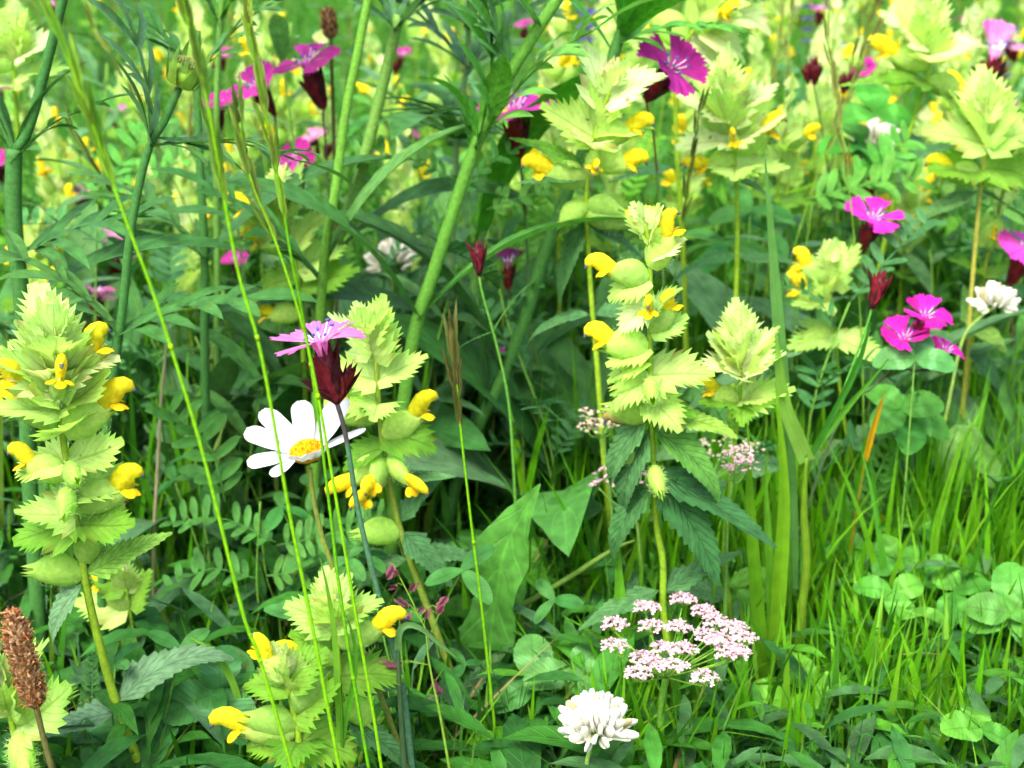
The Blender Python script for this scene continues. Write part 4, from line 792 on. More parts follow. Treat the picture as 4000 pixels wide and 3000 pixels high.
stalk('broad grass stalk with swollen reddish sheath and two crossing blades', [(3150, 1790), (3140, 2000), (3150, 2200), (3120, 2500), (3100, 3000)], .70, (.0026, .0028), (.15, .27, .035),
    [([(3150, 1800), (3110, 1700), (3060, 1560), (3030, 1300)], [.0045, .004, .0028, .0004], (.15, .30, .06)), ([(3155, 1790), (3250, 1660), (3440, 1440), (3470, 1400)], [.002, .0022, .0012, .0002], GB), ([(3160, 1790), (3300, 1530), (3360, 1400), (3400, 1260)], [.0018, .0018, .0016, .0005], GD)])
stalk('tall pointed grass blade with a silvery midrib beside the neat small rattle', [(3090, 2100), (3080, 2500), (3080, 3000)], .73, (.0016, .002), GB, [([(3095, 2300), (3085, 1950), (3050, 1400), (3020, 1000), (2985, 580)], [.0036, .0044, .0038, .0026, .0002], (.13, .28, .08))])
stalk('wide yellow-green grass blades standing in a sheaf behind the umbel', [(3010, 2500), (3005, 2750), (3000, 3000)], .69, (.0022, .0026), GY, [([(3010, 2700), (3040, 2300), (3060, 1900), (3030, 1500)], [.0032, .0044, .0032, .0003], GY), ([(3000, 2800), (2960, 2400), (2930, 2000), (2920, 1650)], [.003, .004, .003, .0003], GY), ([(3020, 2800), (3010, 2350), (2990, 1900), (3000, 1760)], [.0024, .0034, .0024, .0002], GB)])
stalk('wide upright grass blade between white clover and umbel stalks', [(2480, 2700), (2490, 2850), (2500, 3000)], .66, (.002, .0024), GY, [([(2490, 2900), (2450, 2600), (2420, 2350), (2410, 2050)], [.005, .0055, .0035, .0002], (.11, .31, .04)), ([(2500, 2900), (2420, 2560), (2330, 2480), (2200, 2405)], [.002, .0018, .0014, .0002], GB)])
stalk('straight green grass stem with torn lower leaf among the clovers', [(3790, 1660), (3740, 1780), (3680, 1960), (3650, 2150), (3640, 2530), (3650, 3000)], .78, (.0008, .0016), (.14, .33, .03), [([(3645, 2350), (3650, 2100), (3690, 1940), (3760, 1720), (3810, 1640)], [.0022, .0026, .0024, .0016, .0002], (.15, .36, .04))])
stalk('mown-off yellow-green grass stub with ragged end by the holed clover leaf', [(3440, 2500), (3440, 2700), (3430, 3000)], .68, (.0034, .0030), (.19, .36, .04), [([(3435, 2900), (3440, 2700), (3450, 2490)], [.0034, .0036, .0034], (.19, .37, .04))])
stalk('second cut grass stub leaning beside the pair of oval leaflets', [(3820, 2560), (3780, 2750), (3740, 3000)], .74, (.0026, .003), (.16, .33, .04), [([(3740, 2950), (3790, 2700), (3830, 2550)], [.003, .0034, .003], (.17, .35, .04))])
stalk('grass culm slanting low across the dark gap behind the umbel', [(2480, 2110), (2390, 2150), (2200, 2270), (2030, 2370), (1950, 2410)], .72, (.0016, .002), (.16, .28, .06))
stalk('dark bent grass blade ending in a dry brown tip near the purple panicle', [(1555, 2530), (1560, 2700), (1580, 3000)], .55, (.0012, .0014), (.07, .13, .06), [([(1553, 2540), (1560, 2470), (1590, 2440), (1640, 2452), (1700, 2500), (1785, 2570)], [.0014, .0016, .0014, .001, .0009, .0001], (.09, .20, .07))])
stalk('pair of fresh grass blades making a narrow vee in the dark middle', [(2045, 1900), (2050, 2000), (2060, 2300)], .85, (.0012, .0018), GB, [([(2050, 1960), (2020, 1750), (1985, 1560)], [.0022, .0026, .0002], (.12, .34, .03)), ([(2055, 1960), (2090, 1780), (2130, 1640), (2150, 1580)], [.0022, .0024, .0018, .0002], (.13, .36, .03))])
stalk('narrow grass blade arching over the big rattle leaf at the foot of the crowded crown', [(980, 2640), (960, 2750), (940, 3000)], .62, (.001, .0014), GB, [([(950, 2780), (900, 2640), (830, 2540), (745, 2490)], [.0016, .002, .0018, .0003], (.14, .32, .05))])
stalk('thin erect grass blades beside the stout rattle with dark-veined bracts', [(1330, 2640), (1335, 2800), (1340, 3000)], .53, (.0008, .0012), GB, [([(1330, 2900), (1310, 2500), (1280, 2300), (1250, 2180)], [.0014, .0015, .0012, .0002], (.12, .28, .04)), ([(1335, 2900), (1390, 2600), (1370, 2450), (1345, 2400)], [.001, .0012, .001, .0002], GB)])
stalk('pale dead straw stem upright behind the crowded crown rattle', [(655, 1230), (645, 1400), (630, 1560), (620, 1750), (600, 2100)], .80, (.0012, .0013), (.42, .38, .24))
stalk('dry orange-yellow grass blade leaning beside the glossy clover leaves', [(3440, 1560), (3400, 1700), (3370, 1850), (3330, 2100)], .80, (.0006, .0010), (.30, .26, .04), [([(3380, 1800), (3410, 1680), (3435, 1600), (3455, 1540)], [.0014, .0018, .0014, .0002], (.50, .28, .02))])
stalk('brown dead blade standing by the sheaf of wide grass blades', [(2900, 2420), (2910, 2600), (2920, 2900)], .74, (.0006, .0010), (.20, .16, .05), [([(2915, 2700), (2905, 2500), (2912, 2350), (2925, 2250)], [.0016, .0018, .0012, .0002], (.26, .15, .06))])
# purple meadow-grass panicle
def panicle():
    Y = .56; W, py = stem([(1535, 2205), (1580, 2290), (1615, 2360), (1630, 2400), (1662, 2460), (1672, 2560), (1690, 2660), (1720, 2800), (1755, 3000)], Y); base = W[-1].copy(); L = W - base
    mk_ = Make(thing('meadow_grass', 'open purple meadow-grass panicle on a hair-thin stalk', 'grass', base)); mb = tube(L, (.0003, .0008), 6); S = []
    for (x0, y0, x1, y1) in [(1540, 2210, 1525, 2235), (1560, 2260, 1545, 2240), (1570, 2290, 1530, 2295), (1600, 2320, 1618, 2290), (1620, 2395, 1570, 2355), (1620, 2395, 1575, 2410), (1625, 2395, 1640, 2383), (1700, 2390, 1730, 2350), (1705, 2400, 1720, 2380), (1662, 2450, 1672, 2390), (1665, 2460, 1685, 2490), (1680, 2605, 1500, 2590), (1680, 2605, 1530, 2600), (1680, 2605, 1455, 2600), (1690, 2660, 1700, 2680), (1695, 2680, 1715, 2700), (1870, 2665, 1850, 2670)]:
        if x0 == 1870: continue
        S.append((x0, y0, x1, y1))
    for k, (x0, y0, x1, y1) in enumerate(S):
        a, b = P(x0, y0, Y) - base, P(x1, y1, Y + R.uniform(-.006, .006)) - base; d = unit(b - a); i = int(np.argmin(np.linalg.norm(L - a, axis=1)))
        tube(catmull([L[i], (L[i] + b) / 2 + np.array((0, 0, .002)), b - d * .004], 6), .00018, 4, mb=mb, cap=False)
        mk_.add('spikelet', 'meadow_spikelet', frame(b - d * .004, unit(d + np.array((0, .001, 0))), np.cross(d, (0, 1, 0)) + 1e-6, 0, R.uniform(.85, 1.1), R.uniform(0, 180)), jcol((.26, .10, .15), .25))
    mk_.raw('stem', mb, [M_STEM], (.17, .30, .05))
panicle()
# big wavy leaf in the middle and other single leafy plants
def bigleaf(label, name, cat, leaves, Y, root_px, col):
    base = P(*root_px, Y); base[2] = 0; mk_ = Make(thing(name, label, cat, base))
    for path, wd, c, wob, dy in leaves: mk_.raw('leaf', blade(catmull([base * np.array((1, 1, 0)) if p is None else P(p[0], p[1], Y + dy * k / len(path)) for k, p in enumerate(path)], 26) - base, wd, np.array((-.35, -1, .45)), 26, fold=.22, wob=wob), [M_HERB], c)
bigleaf('large smooth wavy-edged green leaf standing upright in the middle', 'dock_leaf', 'leaf', [([(2110, 1890), (2050, 1990), (1970, 2150), (1940, 2330), (1900, 2600), (1890, 2800), None], [.0004, .007, .014, .016, .013, .014, .015, .010, .004, .002], (.07, .22, .045), .06, 0), ([(1790, 2460), (1880, 2420), (1960, 2480), (1950, 2650), None], [.0006, .007, .010, .006, .002], (.08, .24, .05), .08, .02), ([(1750, 2930), (1830, 2880), (1930, 2850), (1960, 2980), None], [.0008, .009, .014, .006, .002], (.09, .28, .04), .22, -.02)], .70, (1900, 2950), None)
bigleaf('bright lobed leaf lying low at the foot of the tall stalks', 'hawkbit_leaf', 'leaf', [([(2120, 2960), (2000, 2900), (1870, 2960), None], [.0006, .008, .010, .004], (.10, .30, .04), .28, 0), ([(1500, 2860), (1580, 2900), (1660, 3000), None], [.0006, .007, .009, .003], (.11, .29, .04), .25, 0)], .62, (1850, 3000), None)
bigleaf('long arching blue-green blade under the brown plantain seed head', 'plantain_leaf', 'leaf', [([(240, 2745), (150, 2790), (60, 2880), (-10, 2980), None], [.0008, .0035, .004, .003, .002], (.09, .21, .09), .05, 0), ([(400, 2900), (330, 2880), (250, 2880), (160, 2900), None], [.0005, .004, .005, .003, .001], (.06, .16, .06), .05, .05)], .60, (30, 3000), None)
bigleaf('dull broad leaf veiled in cobweb behind the thin young rattle', 'scabious_leaf', 'leaf', [([(800, 2310), (680, 2260), (540, 2270), (430, 2420), None], [.001, .014, .018, .011, .003], (.09, .18, .11), .10, 0), ([(690, 2560), (640, 2440), (560, 2380), (470, 2480), None], [.001, .010, .013, .007, .002], (.09, .18, .11), .10, 0)], .84, (450, 2650), None)
bigleaf('pale lance-shaped leaf hanging beside the straight grass stem', 'plantain_leaf', 'leaf', [([(3920, 2010), (3880, 1850), (3800, 1740), (3770, 1700), (3700, 1780), None], [.0008, .0075, .0075, .004, .0016, .001], (.17, .33, .09), .05, 0), ([(3990, 2060), (3930, 1930), (3860, 1820), (3800, 1790), None], [.0006, .005, .006, .002, .001], (.14, .30, .08), .05, .03)], .86, (3690, 2250), None)

# trefoils placed by eye
def trefoil(mk_, o, d, s, rot, tilt, col, key='leaflet', pet=True, root=np.zeros(3)):
    """petiole with three leaflets; o = tip, root = foot"""
    p = mk_.raw('leaf_stalk', tube(catmull([o, (o + root) / 2 + np.array((R.uniform(-.008, .008), R.uniform(-.008, .008), .004)), root], 8), (.0005, .0007), 5), [M_STEM], jcol((.14, .30, .06), .15))
    ax = unit(np.array((math.sin(rad(tilt[0])), -math.sin(rad(tilt[1])), 1.)))
    for k in range(3):
        M = frame(o, azv(rot + (k - 1) * 105 + R.uniform(-8, 8)), ax, R.uniform(-6, 14), s * R.uniform(.9, 1.08), R.uniform(-8, 8))
        ob('leaflet', PROTO[key][1], p, M, jcol(col, .12))
CLG = (.075, .22, .05)
def clover(label, spots, Y, root_px, col=CLG, key='leaflet', name='clover_plant'):
    b = P(*root_px, Y); b[2] = 0; mk_ = Make(thing(name, label, 'clover', b))
    for x, y, s, rot, tl in spots: trefoil(mk_, P(x, y, Y + R.uniform(-.01, .01)) - b, None, s, rot, tl, col, key)
clover('large dark clover leaves spread flat below the thin young rattle', [(555, 2890, 1.45, 60, (0, 14)), (420, 2885, 1.1, 150, (10, 20)), (860, 2700, 1.5, 200, (0, 30))], .62, (560, 2990), (.055, .17, .05))
clover('clover with insect-bitten leaflets next to the mown-off grass stub', [(3255, 2630, 1.35, 20, (0, 45)), (3400, 2850, 1.35, 80, (0, 30)), (3250, 2860, 1.2, 200, (5, 30))], .70, (3260, 2990), (.085, .24, .045))
clover('bright clover leaf with large toothed leaflets at the edge of the sward', [(3955, 2380, 1.5, 190, (-10, 50)), (3950, 2400, 1.3, 60, (-10, 40))], .70, (3850, 2900), (.08, .23, .045))
clover('clover leaf with folded leaflets poised in front of the hot pink cluster', [(3573, 1400, 1.25, 80, (0, 45))], .78, (3510, 2200), (.09, .26, .08))
clover('glossy clover leaves under the clustered hot pink blossoms', [(3560, 1640, 1.5, 0, (10, 30)), (3520, 1600, 1.4, 120, (0, 40))], .84, (3560, 2100), (.08, .26, .05))
clover('dark rounded clover leaves in front of the glowing fringed crown', [(3420, 440, 1.7, 90, (0, 40)), (3350, 560, 1.7, 200, (10, 20)), (3420, 600, 1.6, 260, (0, 25))], 1.12, (3400, 1300), (.07, .25, .04))
clover('grey-green clover leaves growing under the white clover blossom', [(2090, 2660, 1.4, 100, (0, 35)), (2240, 2620, 1.3, 300, (0, 35)), (2260, 2870, 1.2, 30, (0, 25)), (2230, 2960, 1.3, 180, (0, 30))], .66, (2180, 2990), (.08, .22, .06))
clover('round clover leaves cupped around the broad grass stalk foot', [(3090, 2740, 1.5, 60, (0, 30)), (3160, 2700, 1.3, 0, (0, 40)), (3020, 2920, 1.7, 200, (0, 30))], .67, (3080, 2990), (.12, .32, .04))
clover('narrow trefoil leaves in the dark gap behind the umbel', [(2240, 2190, 1.6, 100, (0, 40)), (2300, 2250, 1.4, 0, (0, 40))], .86, (2270, 2500), (.08, .22, .07), 'narrow_leaflet')
clover('pair of oval leaflets in the short sward', [(3740, 2560, 1.4, 90, (0, 50)), (3680, 2640, 1.1, 200, (0, 40))], .76, (3740, 2900), (.10, .28, .06))
clover('dark trefoils right of the pale whitish crown', [(2930, 820, 1.7, 100, (0, 45)), (2830, 950, 1.8, 250, (0, 30)), (2990, 900, 1.5, 30, (0, 30))], .98, (2900, 1500), (.06, .20, .05), 'narrow_leaflet')
def vetch(label, spots, Y, root_px, col=(.09, .25, .06), group=None):
    b = P(*root_px, Y); b[2] = 0; top = min(q[1] for q in spots); mk_ = Make(thing('vetch_plant', label, 'vetch', b, group))
    hi = P(np.mean([q[0] for q in spots]), top, Y) - b; L = catmull([hi, hi * .5 + np.array((R.uniform(-.01, .01), 0, 0)), np.zeros(3)], 20); mk_.raw('stem', tube(L, (.0006, .0009), 5), [M_STEM], (.12, .27, .05))
    for x, y, a, el, s in spots: mk_.add('leaf', 'vetch_leaf%d' % R.randrange(2), frame(P(x, y, Y) - b, azv(a), np.array((0, -.35, 1.)), el, s, R.uniform(-25, 10)), jcol(col, .12))
vetch('vetch with ladder-like leaves in the dark between daisy and crowded rattle', [(880, 1960, 130, 45, 1.2), (1080, 2120, 170, 10, .9), (1080, 2130, 10, 10, .9), (1000, 2260, 180, -5, 1.0), (1040, 2250, 10, 0, 1.0)], .74, (1050, 2500))
vetch('vetch leaf with small paired leaflets among pink ragged flowers', [(360, 800, 60, 20, 1.2), (400, 850, 20, 30, 1.0)], .95, (300, 1400), (.10, .30, .06))
vetch('vetch climbing beside the magenta pink with near-black calyx', [(1780, 700, 175, 10, 1.0), (1800, 760, 30, 30, .9), (1900, 820, 10, 10, 1.1)], .88, (1830, 1500))
vetch('vetch with stiff paired leaflets in front of the plate-like bracts', [(3150, 780, 0, 12, 1.5), (3200, 820, 30, 25, 1.2)], .98, (3150, 1500), (.11, .30, .06))
def feather(label, px, py_, Y, s, a, el, col):
    b = P(px, py_, Y); b[2] = 0; mk_ = Make(thing('yarrow', label, 'yarrow', b))
    for k in range(5): mk_.add('leaf', 'feather_leaf', frame(np.array((0, 0, .0)), azv(a + [0, 70, -60, 140, -150][k]), np.array((0, -.3, 1.)), el if k == 0 else 50, s * (1 if k == 0 else .6), 0), jcol(col, .1))
feather('feathery yarrow leaf standing upright in the short sward', 3270, 2560, .86, 1.5, 40, 72, (.10, .27, .06))
feather('low feathery yarrow tuft under the plantain seed head', 380, 3000, .64, .7, 90, 60, (.08, .22, .07))

# ------------------------------------------------------------------ the meadow behind: plants grown from the ground up
ZONES = [(450, 'behind the thick forking scabious stem'), (1000, 'behind the closed green scabious bud'), (1700, 'behind the two close scabious stems'), (2250, 'behind the finger-lobed scabious leaves'), (2750, 'behind the rattle with spreading bracts'), (3250, 'behind the rattle with round crown'), (3720, 'behind the rattle with glowing crown'), (9999, 'behind the rattle with plate-like bracts')]
def zone(b, z=.2):                      # which foreground plant it stands behind
    d = b[1] * CP + (CAM_H - z) * SP; px = 2000 + FPX * b[0] / d
    return next(t for k, t in ZONES if px < k)
def zthing(name, what, cat, b, grp): q = zone(b); return thing(name, what + ' ' + q, cat, b, grp + ' ' + q)
def spot(px, py_, Y): p = P(px, py_, Y); return np.array((p[0], p[1], 0.)), max(p[2], .06)
MIDR = [(1120, 40, 1.15), (1050, 170, 1.3), (2130, 30, 1.2), (2180, 190, 1.1), (2090, 280, 1.35), (2310, 90, 1.25), (2480, 60, 1.35), (3080, 40, 1.2), (3170, 160, 1.3), (3320, 170, 1.45), (3010, 260, 1.05), (3080, 390, 1.2), (3270, 330, 1.25),
        (3800, 40, 1.3), (3930, 30, 1.2), (3990, 160, 1.1), (3740, 250, 1.3), (3960, 340, 1.0), (690, 640, 1.1), (640, 700, 1.25), (780, 780, 1.05), (330, 560, 1.3), (480, 760, 1.35), (170, 380, 1.2), (230, 700, 1.1), (70, 860, 1.05), (900, 880, 1.2), (1010, 600, 1.3),
        (1330, 330, 1.35), (1450, 470, 1.2), (1490, 250, 1.5), (1620, 620, 1.3), (1560, 780, 1.15), (1200, 250, 1.4), (2010, 430, 1.3), (2160, 520, 1.15), (2460, 520, 1.1), (2700, 420, 1.2), (2740, 250, 1.3), (3450, 620, 1.2), (3590, 600, 1.15), (3660, 480, 1.25), (3300, 520, 1.3), (3130, 560, 1.35), (2960, 120, 1.3), (950, 250, 1.5), (1700, 300, 1.5), (540, 330, 1.5), (3540, 30, 1.5), (60, 40, 1.5)]
for i, (x, y, Y) in enumerate(MIDR):
    b, h = spot(x, y, Y)
    root = zthing('yellow_rattle', 'blurred pale yellow rattle', 'wildflower', b, 'yellow rattles')
    rattle_free(Make(root), h, R.uniform(0, 180), True, 4, R.randrange(5, 8), R.choice([1, 2, 2, 3]))
FARR = []
for i in range(7):
    bk = Bake(); rattle_free(bk, [.24, .27, .30, .26, .33, .22, .29][i], R.uniform(0, 180), False, 4, R.randrange(5, 8), 2, .16); FARR.append(mesh('far_rattle', bk.mb, bk.mats))
for i in range(150):
    Y = 1.45 + 2.6 * (i / 150) ** 1.1; x = R.uniform(-1, 1) * half(Y)
    if x < .05 * Y and i % 3: x = R.uniform(.1, 1) * half(Y)
    o = ob('yellow_rattle', FARR[i % 7]); o.location = (x, Y + R.uniform(-.05, .05), 0); o.rotation_euler = (R.uniform(-.08, .08), R.uniform(-.08, .08), R.uniform(0, 6.28)); s = R.uniform(.85, 1.15); o.scale = (s, s, s)
    q = zone(o.location, .25); prop(o, 'tiny far yellow rattle, well ' + q, 'wildflower', 'far rattles ' + q)
# magenta specks: pinks further back
MIDP = [(420, 900, 1.15, 'p'), (330, 770, 1.2, 'p'), (400, 1000, 1.1, 'p'), (440, 1120, 1.0, 'p'), (85, 640, 1.1, 'm'), (20, 350, 1.2, 'm'), (3390, 200, 1.15, 'd'), (3210, 240, 1.2, 'd'), (3180, 190, 1.3, 'd'), (3540, 90, 1.3, 'm'), (3800, 110, 1.35, 'd'), (3810, 160, 1.4, 'p'), (3900, 360, 1.2, 'm'), (3930, 400, 1.3, 'm'), (3270, 610, 1.2, 'm'), (3420, 660, 1.1, 'd'), (3320, 270, 1.4, 'm'), (940, 420, 1.05, 'm'), (1350, 530, 1.2, 'p'), (1510, 500, 1.4, 'm'), (2300, 300, 1.4, 'm'), (1880, 1350, .95, 'm'), (3990, 420, 1.25, 'm'), (3460, 30, 1.2, 'd'), (870, 1020, 1.1, 'm'), (1700, 1500, 1.0, 'm'), (2850, 60, 1.6, 'm'), (580, 420, 1.4, 'p'), (700, 560, 1.3, 'p')]
for x, y, Y, c in MIDP:
    b, h = spot(x, y, Y); h = max(.05, h - .018)
    lab, g = {'p': ('blurred pale pink ragged blossom', 'pale pink blossoms'), 'm': ('blurred small magenta pink', 'magenta pinks'), 'd': ('blurred dark brown closed pink head', 'dark closed pink heads')}[c]
    pink_free(Make(zthing('wild_pink', lab, 'flower', b, g)), h, {'p': (.62, .20, .42), 'm': MAG, 'd': MAG}[c], R.randrange(1, 4), {'p': 5, 'm': 5, 'd': 0}[c])
FARP = []
for i in range(3):
    bk = Bake(); pink_free(bk, .26 + .03 * i, [MAG, (.7, .12, .5), MAG][i], 2, [5, 5, 0][i]); FARP.append(mesh('far_pink', bk.mb, bk.mats))
for i in range(45):
    Y = R.uniform(1.5, 3.6); o = ob('wild_pink', FARP[i % 3]); o.location = (R.uniform(-1, 1) * half(Y), Y, 0); o.rotation_euler = (0, 0, R.uniform(0, 6.28))
    q = zone(o.location, .25); prop(o, ['tiny far magenta pink, well ', 'tiny far pale pink, well ', 'tiny far dark pink bud, well '][i % 3] + q, 'flower', ['far magenta pinks ', 'far pale pinks ', 'far dark buds '][i % 3] + q)
def sage(label, px, py_, Y, group):
    b, h = spot(px, py_, Y); mk_ = Make(thing('meadow_sage', label, 'wildflower', b, group)); L = np.array([(0.006 * math.sin(3 * t), 0, h * t) for t in np.linspace(1, 0, 14)]); mk_.raw('stem', tube(L, (.0008, .0014), 5), [M_STEM], (.12, .15, .08))
    lf = leaf(.011, .0045, 5, lambda t: .5 + .5 * math.sin(math.pi * t), fold=.6, bend=50, nu=1, chev=0)
    for k in range(5):
        mb = MB()
        for q in range(5): mb.put(lf, frame(L[0] - np.array((0, 0, .012 * k)), azv(q * 72 + k * 36), np.array((0, 0, 1.)), R.uniform(15, 50), 1 - .08 * k))
        mk_.raw('whorl', mb, [M_PET], jcol((.14, .09, .42), .2))
for x, y, Y in [(2300, 60, 1.35), (3160, -10, 1.6), (3945, 130, 1.6), (2285, 0, 1.25), (3280, 180, 1.7)]: sage('violet-blue sage spike blurred at the back of the meadow', x, y, Y, 'violet sage spikes behind')
# leafy rosettes in the thicket
for i in range(46):
    Y = R.uniform(.86, 1.6); px = R.uniform(-100, 2500) if i < 34 else R.uniform(2500, 4100); b = P(px, 1500, Y); b[2] = 0
    root = zthing('scabious_rosette', 'rosette of arching divided grey-green leaves', 'leafy plant', b, 'scabious rosettes'); mk_ = Make(root); a0 = R.uniform(0, 360)
    for k in range(R.randrange(7, 11)):
        key = R.choice(['scab_leaf0', 'scab_leaf1', 'scab_leaf2', 'broad_leaf0', 'broad_leaf1', 'scab_leaf1']); c = R.choice([SG, SGL, DEEP, (.065, .19, .05)])
        mk_.add('leaf', key, frame(np.zeros(3), azv(a0 + 137 * k), np.array((0, 0, 1.)), R.uniform(38, 78), R.uniform(1.0, 1.75), R.uniform(-20, 20)), jcol(c, .15))
# upright leafy stems filling the middle height
for i in range(110):
    Y = R.uniform(.84, 1.9) if i < 60 else R.uniform(1.0, 2.4); px = R.uniform(-100, 4100) if i < 60 else R.uniform(-100, 2200); b = P(px, 1500, Y); b[2] = 0; h = R.uniform(.12, .24) if i < 60 else R.uniform(.2, .36)
    root = zthing('leafy_stem', 'upright stem with paired narrow leaves', 'leafy plant', b, 'leafy stems'); mk_ = Make(root); lean = azv(R.uniform(0, 360)) * .03
    L = np.array([lean * t * t + np.array((0, 0, h * t)) for t in np.linspace(1, 0, 16)]); mk_.raw('stem', tube(L, (.0008, .0016), 5), [M_STEM], jcol((.13, .25, .05), .2)); a0 = R.uniform(0, 180); c = R.choice([SG, SGL, LEAFG, (.08, .24, .05)])
    for k in range(7):
        for s_ in (0, 180): mk_.add('leaf', R.choice(['lance_leaf', 'lance_leaf', 'leaf1']), frame(L[1 + 2 * k], azv(a0 + 90 * k + s_), np.array((0, 0, 1.)), R.uniform(10, 60), R.uniform(.5, .95)), jcol(c, .15))
for i in range(34):
    Y = R.uniform(.85, 1.8); x = R.uniform(-100, 4100); yy = R.uniform(500, 1500); b = P(x, 1500, Y)
    h = R.uniform(.10, .24); b[2] = 0; root = zthing('vetch_plant', 'scrambling vetch with ladder-like leaves', 'vetch', b, 'vetches'); mk_ = Make(root)
    L = np.array([(.02 * math.sin(4 * t + i), .01 * math.cos(5 * t), h * t) for t in np.linspace(1, 0, 12)]); mk_.raw('stem', tube(L, (.0006, .0009), 5), [M_STEM], (.12, .27, .05)); c = R.choice([(.09, .25, .06), (.12, .32, .05), (.07, .2, .07)])
    for k in range(6): mk_.add('leaf', 'vetch_leaf%d' % (k % 2), frame(L[k + k // 2], azv(i * 50 + k * 137), np.array((0, 0, 1.)), R.uniform(10, 50), R.uniform(.8, 1.2)), jcol(c, .15))
# low clovers in the sward
SW = [(1000, 'near the crowded-crown rattle'), (1700, 'near the stout low rattle'), (2300, 'near the large wavy upright leaf'), (2900, 'near the pink umbel'), (3300, 'near the broad grass stalk'), (3650, 'near the mown-off grass stub'), (9999, 'near the straight green grass stem')]
def scatter_clover(n, f, lab, grp, cols, key, hr):
    for i in range(n):
        b = f(); px = 2000 + FPX * b[0] / (b[1] * CP + (CAM_H - .05) * SP); q = next(t for k, t in SW if px < k)
        if b[1] > .9: q = q.replace('near', 'well behind')
        mk_ = Make(thing('clover_plant', lab + ' ' + q, 'clover', b, grp + ' ' + q)); c = R.choice(cols)
        for k in range(R.randrange(3, 6)):
            a = azv(k * 90 + R.uniform(-40, 40)) * R.uniform(.008, .03); h = R.uniform(*hr); trefoil(mk_, a + np.array((0, 0, h)), None, R.uniform(.75, 1.25), R.uniform(0, 360), (R.uniform(-25, 25), R.uniform(-5, 40)), c, key)
def clear(p):                       # keep the umbel and the clover head free
    px = 2000 + FPX * p[0] / (p[1] * CP + (CAM_H - .05) * SP); return not (p[1] < .70 and 1900 < px < 3050)
def fnear():
    while True:
        Y = R.uniform(.60, 1.15); p = np.array((R.uniform(-.1, 1) * half(Y) * .95, Y, 0))
        if clear(p): return p
def fwide():
    while True:
        Y = R.uniform(.58, 1.5); p = np.array((R.uniform(-1, 1) * half(Y), Y, 0))
        if clear(p): return p
scatter_clover(48, fnear, 'low round-leaved clover plant', 'low clovers', [(.08, .24, .04), (.095, .27, .045), (.065, .20, .04)], 'leaflet', (.02, .07))
scatter_clover(26, fwide, 'dark narrow-leaved clover plant', 'dark clovers', [(.06, .19, .05), (.075, .22, .06)], 'narrow_leaflet', (.03, .12))
# flowering grass stalks between the plants
for i in range(46):
    Y = R.uniform(.85, 2.2); b = np.array((R.uniform(-1, 1) * half(Y), Y, 0.)); h = R.uniform(.26, .40); root = zthing('grass_stalk', 'thin flowering grass stalk', 'grass', b, 'grass stalks'); mk_ = Make(root); ln = azv(R.uniform(0, 360)) * R.uniform(.02, .10)
    L = np.array([ln * t * t + np.array((0, 0, h * t)) for t in np.linspace(1, 0, 22)]); mk_.raw('stem', tube(L, (.0004, .0009), 5), [M_STEM], jcol((.17, .31, .05), .2))
    for k in range(6): mk_.add('spikelet', 'brome_spikelet', frame(L[k], azv(137 * k), unit(L[0] - L[5]), 84, R.uniform(.7, 1)), jcol((.20, .24, .07), .2))
# small yellow hop clover
def hop(px, py_, Y):
    b, h = spot(px, py_, Y); mk_ = Make(thing('hop_clover', 'tiny yellow hop clover head near the feathery yarrow leaf', 'flower', b)); mk_.raw('stem', tube([(0, 0, h), (.002, 0, h * .5), (0, 0, 0)], .0005, 5), [M_STEM], (.14, .3, .05)); mb = MB(); lf = leaf(.003, .002, 4, lambda t: .6 + .4 * math.sin(3.1 * t), nu=1, fold=.5, chev=0)
    for k in range(26): mb.put(lf, frame(np.array((0, 0, h)), azv(137.5 * k), np.array((0, 0, 1.)), 80 - 4 * k))
    mk_.raw('flower_head', mb, [M_YEL], (.7, .6, .02))
hop(3408, 2352, .84)

